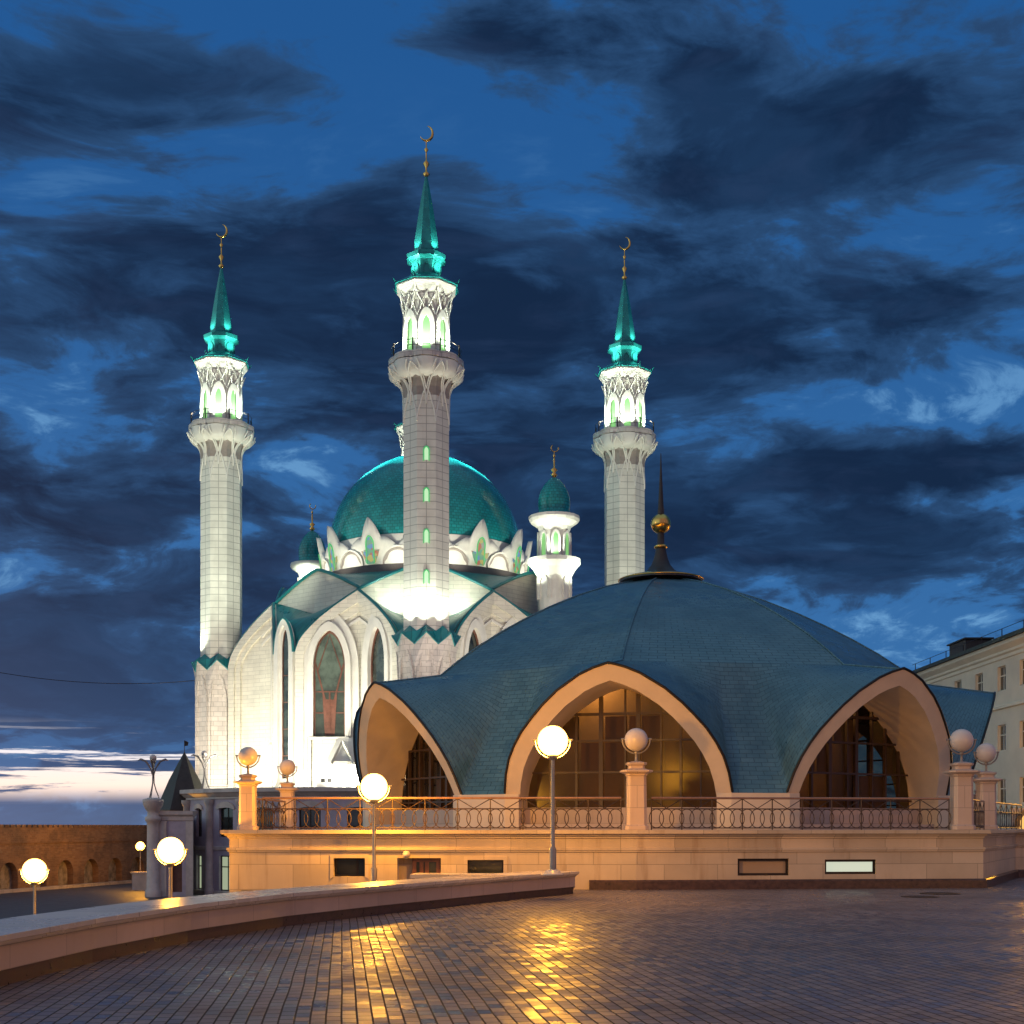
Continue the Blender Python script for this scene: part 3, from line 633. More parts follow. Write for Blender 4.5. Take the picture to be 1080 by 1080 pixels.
# ridge seams and roof edge trim
mb = MB()
for k in range(8):
    mb.tube([apt(k, 0, z_ + .01, r_) for r_, z_ in RIDGE] + [apt(k, 0, ZT, RT)], .035, 5)
mb.build('ridge_cap', 'shingle', rf)
mb = MB()
for k in range(8):
    L = [apt(k, HW * w + .02, ZB + (ZT - ZB) * h + .03) for w, h in AH]; Rr = [apt(k, -HW * w - .02, ZB + (ZT - ZB) * h + .03) for w, h in AH]
    mb.tube(Rr[::-1] + L[1:], .04, 5)
mb.build('roof_edge', 'darkmetal', rf)
BT = .41
def inner(w, h): return (HW - BT) * w, 2.3 + (ZT - BT * 1.1 - 2.3) * h
for k in range(8):
    full = [(-w, h) for w, h in AH[::-1]] + AH[1:]
    O = [apt(k, HW * w, ZB + (ZT - ZB) * h) for w, h in full]; I = [apt(k, *inner(w, h)) for w, h in full]
    O = [apt(k, -HW, 2.3)] + O + [apt(k, HW, 2.3)]; I = [apt(k, -(HW - BT), 2.28)] + I + [apt(k, HW - BT, 2.28)]
    mb = MB()
    for i in range(len(O) - 1): mb.face([O[i], O[i + 1], I[i + 1], I[i]])
    # thickness to the back under the roof
    dirv = Vector((cos(AZ[k]), sin(AZ[k]), 0))
    GI = 8.9; B = []
    for (w, h) in [(-1, 0)] + full + [(1, 0)]:
        ww, zz = inner(w, h); B.append(apt(k, ww, zz, GI))
    G = [[I[i].lerp(B[i], q) for i in range(len(I))] for q in (0, .33, .66, 1)]
    G = [[p + dirv * 0 for p in row] for row in G]
    mb.grid(G, sm=True); ar = mb.build('pointed_arch', 'arch_sand', pav)
    # glazing
    ins = [inner(w, h) for w, h in full]
    mb = MB(); base = 1.62
    for i in range(len(ins) - 1):
        (w0, z0), (w1, z1) = ins[i], ins[i + 1]; mb.face([apt(k, w0, base, GI + .02), apt(k, w1, base, GI + .02), apt(k, w1, z1, GI + .02), apt(k, w0, z0, GI + .02)])
    gl = mb.build('glazing', 'glass', pav)
    # mullions
    def zat(w):
        w = abs(w)
        for (w0, z0), (w1, z1) in zip(ins[len(AH) - 1:], ins[len(AH):]):
            if w0 <= w <= w1 + 1e-6: return z0 + (z1 - z0) * (w - w0) / max(1e-6, w1 - w0)
        return 2.3
    def wat(z):
        for (w0, z0), (w1, z1) in zip(ins[len(AH) - 1:], ins[len(AH):]):
            if z1 <= z <= z0: return w0 + (w1 - w0) * (z0 - z) / max(1e-6, z0 - z1)
        return HW - BT
    mb = MB(); m3 = Matrix.Rotation(AZ[k] - pi / 2, 3, 'Z')
    def vbar(w, z0, z1, th): c = apt(k, w, (z0 + z1) / 2, GI + .06); mb.box(c, (th, .10, z1 - z0), AZ[k] - pi / 2)
    for w, th in ((-2.15, .05), (-1.35, .07), (-.62, .12), (.10, .05), (.48, .12), (1.15, .05), (1.72, .07), (2.3, .05)): vbar(w, base, zat(w), th)
    for z, th in ((1.66, .1), (2.35, .05), (3.15, .06), (4.08, .06), (4.86, .08)):
        w = wat(z) if z > 2.31 else HW - BT
        mb.box(apt(k, 0, z, GI + .075), (2 * w, .09, th), AZ[k] - pi / 2)
    mb.build('mullions', 'mullion', gl)
# panels of blinds inside the three arches that face the plaza, warm inner drum
mb = MB(); mb.lathe([(6.7, 1.5), (6.7, 7.6)], 16, DC, cap=False); mb.build('inner_wall', 'int_wall', pav)
mb = MB(); mb.lathe([(8.7, 1.50), (.01, 1.505)], 8, DC, ph=AZ[0] + R(22.5), cap=False); mb.build('floor', 'int_wall', pav)
mb = MB()
rnd = random.Random(3)
for k in (7, 0, 1):
    cols = (-2.7, -2.15, -1.35, -.62, .10, .48, 1.15, 1.72, 2.3, 2.7); zs = (1.7, 3.15, 4.08, 4.86)
    for i in range(9):
        for j in range(3):
            if rnd.random() < .55:
                w0, w1 = cols[i] + .03, cols[i + 1] - .03; g = 8.9 - .5
                mb.face([apt(k, w0, zs[j], g), apt(k, w1, zs[j], g), apt(k, w1, zs[j + 1] - .02, g), apt(k, w0, zs[j + 1] - .02, g)])
mb.build('inner_panels', 'blind', pav)
# base wall and white kerb
mb = MB()
ring = []
for k in range(8): ring += [apt(k, -HW + .1, 0, 9.9), apt(k, HW - .1, 0, 9.9)]
mb.prism([(p.x, p.y) for p in ring], 1.466, 1.62, top=False); mb.build('base_wall', 'pinkstone', pav)
for k in range(8):
    mb = MB(); a = apt(k, HW - BT, 0, 9.9); b = apt(k + 1, -(HW - BT), 0, 9.9); c = apt(k + 1, -(HW - BT) , 0, 9.3); e = apt(k, HW - BT, 0, 9.3)
    a2 = apt(k, HW, 0, 10.1); b2 = apt(k + 1, -HW, 0, 10.1)
    mb.prism([(q.x, q.y) for q in (apt(k, HW - BT, 0, 8.9), apt(k, HW - BT, 0, 10.06), a2, b2, apt(k + 1, -(HW - BT), 0, 10.06), apt(k + 1, -(HW - BT), 0, 8.9))], 1.47, 2.498)
    mb.build('roof_foot', 'arch_sand', pav)
# parapet in front of the glass
mb = MB()
for k in range(8):
    a = apt(k, -(HW - BT), 0, 9.0); mb.box(apt(k, 0, 1.80, 9.25), (2 * (HW - BT), .2, .62), AZ[k] - pi / 2)
mb.build('sill_wall', 'pinkstone', pav)
# crown finial
mb = MB(); z = 10.30
mb.lathe([(1.48, z), (1.50, z + .05), (1.30, z + .16), (.85, z + .27), (.70, z + .30)], 40, DC); cr = mb.build('crown_disc', 'lead', pav)
mb = MB(); mb.lathe([(1.50, z + .05), (1.54, z + .07), (1.50, z + .10)], 40, DC, cap=False); mb.build('crown_rim', 'gold', cr)
mb = MB(); mb.lathe([(.72, z + .28), (.5, z + .42), (.34, z + .62), (.25, z + .85), (.19, z + 1.12), (.17, z + 1.30), (.13, z + 1.34), (.12, z + 1.75), (.10, z + 1.85)], 24, DC); mb.build('finial_neck', 'slate', pav)
mb = MB(); mb.lathe([(.17, z + 1.2), (.24, z + 1.24), (.24, z + 1.3), (.17, z + 1.34)], 24, DC, cap=False); mb.build('finial_ring', 'gold', pav)
mb = MB(); mb.ball(DC + Vector((0, 0, z + 2.10)), .36, 32, 20); mb.build('finial_ball', 'gold', pav)
mb = MB(); mb.lathe([(.13, z + 2.42), (.10, z + 2.7), (.07, z + 3.3), (.035, z + 4.0), (.012, z + 4.62)], 12, DC); mb.build('finial_spike', 'slate', pav)
for x_, y_ in ((-6.2, -4.0), (-3.0, -6.8), (1.2, -7.3), (4.7, -5.7)): light('pavilion_fill_lamp', 'POINT', DC + Vector((x_, y_, 6.25)), 200, (1, .58, .20), radius=.2)  # unseen lights added above the glazing to warm the interior

# ================================================================== STREET LAMPS
def make_lamp(label, loc, hgt, r=.325, base=True, m='globe_on', group='globe street lamps lit orange'):
    t_ = thing('street_lamp', label, 'street lamp', loc, group, local=True)
    mb = MB()
    mb.lathe([(.075, .06), (.075, .55), (.062, .58), (.045, .60), (.040, hgt - r - .03)], 16); mb.build('pole', 'pole', t_)
    mb = MB()
    mb.lathe([(.25, 0), (.25, .03), (.17, .05), (.15, .10), (.08, .12)], 24) ; mb.build('base', 'cope', t_)
    mb = MB(); C0 = Vector((0, 0, hgt)); arc = [C0 + Vector(((r + .06) * cos(a), 0, (r + .06) * sin(a))) for a in [R(176 + 188 * k / 18) for k in range(19)]]
    mb.tube(arc, .022, 6); mb.lathe([(.045, hgt - r - .08), (.09, hgt - r - .03), (.10, hgt - r + .02)], 12)
    for sx in (-1, 1): mb.tube([C0 + Vector((sx * (r - .01), 0, .02)), C0 + Vector((sx * (r + .10), 0, .02))], .026, 6)
    mb.build('cradle', 'pole', t_)
    mb = MB(); mb.ball(C0, r, 32, 20); mb.build('globe', m, t_)
    l = light('lamp_bulb', 'POINT', C0, 1100 if r < .34 else 1700, (1, .42, .03), radius=.14); l.parent = t_
    return t_
make_lamp('tall street lamp with lit globe standing on the end of the parapet', P(583, 922, 28.6).xy.to_tuple() + (.522,), 2.86)
make_lamp('street lamp with lit globe close in front of the sand coloured terrace wall', P(394.5, 872, 32.3).xy.to_tuple() + (-.02,), 2.53)
make_lamp('street lamp with lit globe beyond the parapet, before the grey pillared building', P(180, 872, 33).xy.to_tuple() + (LOW,), 4.87 )
make_lamp('farthest of the big lit globes, on the left over the parapet before the brick wall', P(36.5, 872, 36.5).xy.to_tuple() + (LOW,), 4.26)
make_lamp('added unseen globe lamp giving warm fill from the right', (17.5, 23, 0), 3.4)  # unseen plaza lamps, added for warm fill light
make_lamp('added unseen globe lamp giving warm fill from behind the viewer', (7.0, -7.0, 0), 3.4)
make_lamp('added unseen globe lamp behind the viewer near the parapet, for warm fill', (-3.2, -5.0, 0), 3.4)
make_lamp('added unseen globe lamp just past the right edge, warm fill for the parapet', (6.6, 4.5, 0), 3.4)
make_lamp('added unseen globe lamp warming the cream building', (28.2, 71, 0), 5.0, .45, m='globe_far')  # unseen lamps added to warm the cream facade
make_lamp('added unseen globe lamp warming the cream building from its near end', (26.6, 56, 0), 5.0, .45, m='globe_far')
make_lamp('added unseen globe lamp brightening the brick fortress wall', (-45.5, 101, LOW), 5.0, .45, m='globe_far')  # unseen lamps added to brighten the brick wall
make_lamp('added unseen globe lamp brightening the near end of the fortress wall', (-44.5, 88, LOW), 5.0, .45, m='globe_far')
fl = make_lamp('small distant street lamp glowing at the end of the brick fortress wall', P(148, 872, 116).xy.to_tuple() + (LOW + .45,), 3.35, .36, m='globe_far')
mb = MB(); q = P(149, 872, 115.6); mb.box((q.x, q.y, LOW + .72), (1.3, 1.0, 1.45)); mb.box((q.x, q.y, LOW + 1.5), (1.5, 1.2, .12)); o = mb.build('bin_shelter', 'lilacstone', off=(q.x, q.y, LOW)); tagit(o, 'small grey stone block at the foot of the farthest lamp', 'stone block')

# manhole cover on the plaza
mb = MB(); q = P(1012, 941.5, 31.6); mb.lathe([(.46, .004), (.46, .012), (.40, .014), (.40, .010), (.01, .012)], 28, (9.9, 31.0, 0)); o = mb.build('manhole_cover', 'darkmetal', off=(9.9, 31.0, 0)); tagit(o, 'round dark manhole cover in the paving near the terrace corner', 'manhole cover')
mb = MB(); mb.lathe([(.40, .004), (.40, .010), (.34, .012), (.34, .008), (.01, .010)], 28, (9.0, 29.6, 0)); o = mb.build('manhole_cover', 'darkmetal', off=(9.0, 29.6, 0)); tagit(o, 'round dark manhole cover nearer the camera than the one by the terrace corner', 'manhole cover')

# ================================================================== CREAM BUILDING ON THE RIGHT
BX = 31.7; BY0, BY1 = 62.0, 106.0; EZ = 13.55
cb = thing('cream_building', 'long three storey cream building with dark green roof receding behind the blue pavilion', 'building', (BX, 84, 0))
p0, p1 = (BX, BY1), (BX, BY0)
def by(Y): return BY1 - Y
ys = [99.6 + 4.3, 99.6, 95.3, 91.0, 86.8, 83.0, 79.0, 75.0, 71.0, 67.0]
holes = []
for Yc in ys:
    u = by(Yc)
    for zc0, zc1 in ((10.35, 11.95), (6.45, 8.15), (3.0, 4.65), (.9, 1.9)): holes.append((u - .72, u + .72, zc0, zc1) if zc0 > 2 else (u - .5, u + .5, zc0, zc1))
mb = MB(); wall_holes(mb, p0, p1, LOW, 12.6, holes, .30, (-1, 0)); mb.face([(BX, BY1, LOW), (BX, BY1, 12.6), (BX + 14, BY1, 12.6), (BX + 14, BY1, LOW)]); mb.face([(BX, BY0, LOW), (BX + 14, BY0, LOW), (BX + 14, BY0, 12.6), (BX, BY0, 12.6)]); mb.build('wall', 'cream', cb)
mb = MB(); sweep(mb, [(0, 12.35), (.08, 12.4), (.08, 12.6), (.2, 12.7), (.2, 12.85), (.5, 13.15), (.5, 13.4), (-1, 13.4)], [p0, p1], 1); mb.build('cornice', 'creamtrim', cb)
mb = MB(); sweep(mb, [(.0, 9.15), (.14, 9.2), (.14, 9.38), (.0, 9.45)], [p0, p1], 1); mb.build('string_course', 'creamtrim', cb)
mb = MB(); mb.face([(BX - .65, BY0 - .4, 13.42), (BX - .65, BY1 + .4, 13.42), (BX + 6, BY1 - 4, 16.2), (BX + 6, BY0 + 4, 16.2)][::-1]); mb.face([(BX - .65, BY1 + .4, 13.42), (BX + 14.6, BY1 + .4, 13.42), (BX + 6, BY1 - 4, 16.2)][::-1]); mb.face([(BX - .65, BY0 - .4, 13.42), (BX + 6, BY0 + 4, 16.2), (BX + 14.6, BY0 - .4, 13.42)][::-1]); mb.face([(BX + 14.6, BY0 - .4, 13.42), (BX + 6, BY0 + 4, 16.2), (BX + 6, BY1 - 4, 16.2), (BX + 14.6, BY1 + .4, 13.42)][::-1])
mb.box((BX - .66, 84, 13.52), (.06, 44.8, .24)); rfo = mb.build('roof', 'greenroof', cb)
mb = MB(); mb.box((BX + 1.6, 97.5, 14.55), (1.8, 3.6, .8)); mb.box((BX + 1.6, 97.5, 15.0), (2.1, 4.0, .10)); mb.build('dormer', 'slate', rfo)
mb = MB()
for k in range(12):
    Y = 64 + k * 3.7; mb.box((BX - .2, Y, 13.95), (.05, .05, .7))
mb.tube([(BX - .2, 63, 14.28), (BX - .2, 105.5, 14.28)], .02, 4); mb.build('roof_rail', 'darkmetal', rfo)
for h in holes: window_rect(p0, p1, h, .14, cb, 'creamtrim' if h[3] - h[2] > 1.2 else 'darkmetal', 'darkglass', .07, (.5,), (.62,) if h[3] - h[2] > 1.2 else (), n=(-1, 0))
# lit archway and small lit kiosk seen past the posts
ks = thing('lit_entrance', 'low glowing yellow entrance canopy beside the cream building behind the last post', 'entrance', (22.3, 58, TZ))
mb = MB(); mb.box((23.2, 58.5, .9), (3.6, 2.0, 2.9)); mb.build('wall', 'cream', ks)
mb = MB(); c = [( 21.9 + .0, 0)]; L = lancet(1.2, 1.9, 1.1, 6); base = 0.55
for i in range(len(L) - 1): mb.face([(22.9 + L[i][0], 57.45, base), (22.9 + L[i + 1][0], 57.45, base), (22.9 + L[i + 1][0], 57.45, base + L[i + 1][1]), (22.9 + L[i][0], 57.45, base + L[i][1])])
mb.build('lit_opening', 'warmlit', ks)
mb = MB(); mb.strip3([(22.9 + x * 1.12, 57.46, base + y * 1.08) for x, y in L], [(22.9 + x, 57.46, base + y) for x, y in L], (0, -1, 0), .12); mb.build('arch_trim', 'gold', ks)

# ================================================================== FORTRESS WALL, FAR LEFT
fw = thing('fortress_wall', 'long old brick fortress wall with blind arches and a toothed top', 'wall', (-41, 120, LOW))
q0, q1 = Vector((-49.0, 86.0)), Vector((-33.6, 150.0)); L_ = (q1 - q0).length; dd = (q1 - q0) / L_; nn = Vector((dd.y, -dd.x))
def fp(u, z, b=0.0): q = q0 + dd * u - nn * b; return Vector((q.x, q.y, z))
FT = 1.75; mb = MB(); Aw, Ah, pitch = 1.25, 2.15, 4.3; u = 0; zb = LOW
cells = int(L_ // pitch)
for i in range(cells):
    u0 = i * pitch; c = u0 + pitch / 2; N = 10; arc = [(c - Aw * cos(pi * k / N), zb + .35 + (Ah - 1.2) + 1.15 * sin(pi * k / N)) for k in range(N + 1)]
    mb.face([fp(u0, zb), fp(c - Aw, zb), fp(c - Aw, FT - 1.6), fp(u0, FT - 1.6)]); mb.face([fp(c + Aw, zb), fp(u0 + pitch, zb), fp(u0 + pitch, FT - 1.6), fp(c + Aw, FT - 1.6)])
    for a, b in zip(arc, arc[1:]): mb.face([fp(*a), fp(*b), fp(b[0], FT - 1.6), fp(a[0], FT - 1.6)]); mb.face([fp(*a), fp(*a, .8), fp(*b, .8), fp(*b)])
    mb.face([fp(c - Aw, zb), fp(c - Aw, zb, .8), fp(*arc[0], .8), fp(*arc[0])]); mb.face([fp(c + Aw, zb), fp(*arc[-1]), fp(*arc[-1], .8), fp(c + Aw, zb, .8)])
mb.face([fp(0, FT - 1.6, -.10), fp(L_, FT - 1.6, -.10), fp(L_, FT - 1.6), fp(0, FT - 1.6)][::-1])
mb.face([fp(0, FT - 1.6, -.10), fp(L_, FT - 1.6, -.10), fp(L_, FT - .25, -.10), fp(0, FT - .25, -.10)]); mb.face([fp(0, FT - .25, -.1), fp(L_, FT - .25, -.1), fp(L_, FT - .25, 1.2), fp(0, FT - .25, 1.2)])
mb.face([fp(0, zb, 1.3), fp(0, FT - .25, 1.3), fp(L_, FT - .25, 1.3), fp(L_, zb, 1.3)])
mb.build('wall', 'oldbrick', fw)
mb = MB(); k = 0
while k * .8 < L_ - 1:
    a = k * .8; c = fp(a + .3, FT - .14, .1); mb.box(c, (.55, .5, .26), math.atan2(dd.y, dd.x)); k += 1
mb.build('toothed_top', 'oldbrick', fw)
mb = MB()
for i in range(cells):
    c = i * pitch + pitch / 2; mb.face([fp(c - Aw, zb, .62), fp(c + Aw, zb, .62), fp(c + Aw, zb + 2.6, .62), fp(c - Aw, zb + 2.6, .62)])
mb.build('niche_infill', 'rubble', fw)

# ================================================================== PODIUM OF THE MOSQUE (two storeys, curved end) AND BASTION
MZ = 4.6
pod = thing('podium_building', 'two storey grey lilac terrace building with rounded corner, pilasters and arched windows below the mosque', 'building', (-22, 106, LOW))
PP = [(-32, 142), (-30.4, 128), (-28.6, 117), (-26.9, 111.3), (-24.2, 107.6), (-21.2, 105.2), (-17.5, 103.8), (-10, 103.2), (6, 103), (22, 108), (22, 150)]
bays = []   # windows on segments
def seg(i): return PP[i], PP[i + 1]
mb = MB(); wins = []
sweepz = 3.75
for i in range(len(PP) - 1):
    a, b = seg(i); A = Vector(a); B = Vector(b); L = (B - A).length; d = (B - A) / L; n = (d.y, -d.x); hs = []
    if 3 <= i <= 6:
        k = 1 if L < 5 else 2
        for j in range(k):
            c = L * (j + .5) / k; w = .85 if i > 3 else .55
            hs += [(c - w, c + w, .75, 3.15), (c - w, c + w, LOW + .35, -.75)]
    wall_holes(mb, a, b, LOW, sweepz, hs, .35, n); wins += [(a, b, h, n) for h in hs]
mb.build('wall', 'lilac', pod)
for a, b, h, n in wins:
    up = h[2] > 0
    window_rect(a, b, h, .22, pod, 'darkmetal', 'darkglass' if up else 'litroom', .09, (.5,), (.35,) if up else (.68,), n=n)
mb = MB()
for a, b, h, n in wins:
    if h[2] > 0:
        c = (h[0] + h[1]) / 2; w = (h[1] - h[0]) / 2; O = [wpt(a, b, c - (w + .3) * cos(pi * k / 10), 2.95 + (w * .35 + .3) * sin(pi * k / 10), -.0, n) for k in range(11)]; I = [wpt(a, b, c - w * cos(pi * k / 10), 2.95 + .12 * sin(pi * k / 10), 0, n) for k in range(11)]
        mb.strip3(O, I, (n[0], n[1], 0), .12)
mb.build('arch_trim', 'lilacstone', pod)
mb = MB(); sweep(mb, [(0, 3.75), (.12, 3.78), (.12, 3.92), (.25, 4.0), (.45, 4.2), (.62, 4.28), (.62, 4.60), (-1.5, 4.60)], PP, 1); mb.build('cornice', 'lilacstone', pod)
mb = MB(); sweep(mb, [(0, -.35), (.1, -.3), (.1, -.05), (0, 0)], PP, 1, cap=False); sweep(mb, [(.12, LOW), (.12, LOW + .3), (0, LOW + .34)], PP, 1, cap=False); mb.build('string_course', 'lilacstone', pod)
mb = MB(); mb.face([(x, y, 4.598) for x, y in [(-31, 142), (-29.2, 128), (-27.4, 117), (-25.8, 111.9), (-23.4, 108.6), (-20.7, 106.4), (-17.2, 105.1), (-10, 104.5), (6, 104.3), (21, 109), (21, 150)]]); mb.build('terrace_floor', 'cope', pod)
for i in range(3, 8):
    x, y = PP[i]; mb = MB(); mb.lathe([(.42, LOW + .01), (.42, LOW + .5), (.34, LOW + .55), (.30, 3.2), (.36, 3.3), (.46, 3.5), (.46, 3.74)], 12, (x - .05, y - .15, 0)); mb.build('pilaster', 'lilacstone', pod)
bas = thing('corner_bastion', 'square grey stone bastion with a taller urn pillar left of the podium', 'bastion', (-27, 106.5, LOW))
bx0, bx1, byf = P(156, 0, 104.5).x, P(204, 0, 104.5).x, 104.5
mb = MB(); a, b = (bx0, byf), (bx1, byf); hd = hole_px(a, b, 181, 192, 904, 941); wall_holes(mb, a, b, LOW, 2.35, [hd], .4, (0, -1)); mb.face([(bx1, byf, LOW), (bx1 - 1.9, byf + 7, LOW), (bx1 - 1.9, byf + 7, 2.35), (bx1, byf, 2.35)]); mb.face([(bx0, byf, LOW), (bx0, byf, 2.35), (bx0 - .3, byf + 7, 2.35), (bx0 - .3, byf + 7, LOW)]); mb.build('wall', 'lilac', bas)
mb = MB(); mb.face([wpt(a, b, hd[0], hd[2], .38), wpt(a, b, hd[1], hd[2], .38), wpt(a, b, hd[1], hd[3], .38), wpt(a, b, hd[0], hd[3], .38)]); mb.build('door', 'frame_brown', bas)
mb = MB(); sweep(mb, [(0, 2.0), (.08, 2.05), (.08, 2.35), (.25, 2.5), (.25, 2.78), (-1.6, 2.78)], [(bx0 + .6, byf), (bx1, byf)], 1); mb.build('cornice', 'lilacstone', bas)
mb = MB()
for px in (172, 200): q = P(px, 0, byf - .1); mb.box((q.x, q.y, (LOW + 2.0) / 2), (.55, .18, 2.0 - LOW - .01))
mb.build('pilasters', 'lilacstone', bas)
q = P(161.5, 0, 104.2); mb = MB(); mb.lathe([(.62, LOW), (.62, LOW + .5), (.50, LOW + .6), (.46, 1.6), (.5, 1.9), (.62, 2.05), (.62, 2.3), (.45, 2.4), (.42, 2.7), (.55, 2.85), (.74, 3.2), (.80, 3.5), (.80, 3.68), (.62, 3.72), (.4, 3.8)], 20, (q.x, q.y, 0)); mb.build('urn_pillar', 'lilacstone', bas)
def make_branch_lamp(label, loc):
    r = thing('branching_lamp', label, 'lamp', loc, 'unlit branching lamps with petal arms', local=True)
    mb = MB()
    for k in range(3):
        a = 2 * pi * k / 3 + .4; mb.tube([Vector((cos(a) * r_, sin(a) * r_, z)) for r_, z in ((.45, 0), (.22, .6), (.07, 1.15), (.06, 1.9))], .045, 6)
    mb.build('tripod_stem', M['pole'], r)
    for k in range(4):
        a = 2 * pi * k / 4 + .1; mb = MB(); mb.tube([Vector((cos(a) * r_, sin(a) * r_, z)) for r_, z in ((.06, 1.8), (.2, 2.3), (.55, 2.85), (.95, 3.0), (1.15, 2.9))], .06, 6, rs=[.05, .06, .09, .09, .03]); mb.build('arm', M['pole'], r)
    mb = MB(); mb.ball((0, 0, 3.1), .27, 16, 12); mb.build('globe', M['globe_off'], r); mb = MB(); mb.lathe([(.1, 2.6), (.24, 2.8), (.2, 2.9)], 12); mb.build('cup', M['pole'], r)
    return r
bl = make_branch_lamp('unlit branching lamp on the urn pillar against the sunset sky', (q.x, q.y, 3.8))
c = copy_tree(bl); q = P(212, 0, 108.8); c.location = (q.x, q.y + 1.2, MZ); c['label'] = 'unlit branching lamp on the podium in front of the left minaret base'; c.scale = (.95, .95, .95)
# dark pyramid roofed tower behind
pt = thing('pyramid_roofed_tower', 'small tower with steep dark pyramid roof and a tiny flag, behind the bastion', 'tower', (-29.5, 121, LOW))
q = P(194.5, 0, 114); rr = 2.35
mb = MB(); mb.lathe([(1.5, LOW), (1.5, 3.0)], 6, (q.x, q.y, 0), ph=.3, sm=False); mb.build('wall', 'lilac', pt)
mb = MB(); mb.lathe([(rr, 2.9), (rr * .98, 3.1), (rr * .55, 5.5), (.03, 7.9)], 6, (q.x, q.y, 0), ph=.25, sm=False); mb.build('roof', 'slate', pt)
mb = MB(); mb.tube([(q.x, q.y, 7.8), (q.x, q.y, 8.9)], .03, 5); mb.face([(q.x, q.y, 8.9), (q.x + .35, q.y, 8.75), (q.x + .3, q.y, 8.45), (q.x, q.y, 8.4)]); mb.build('flag', 'darkmetal', pt)

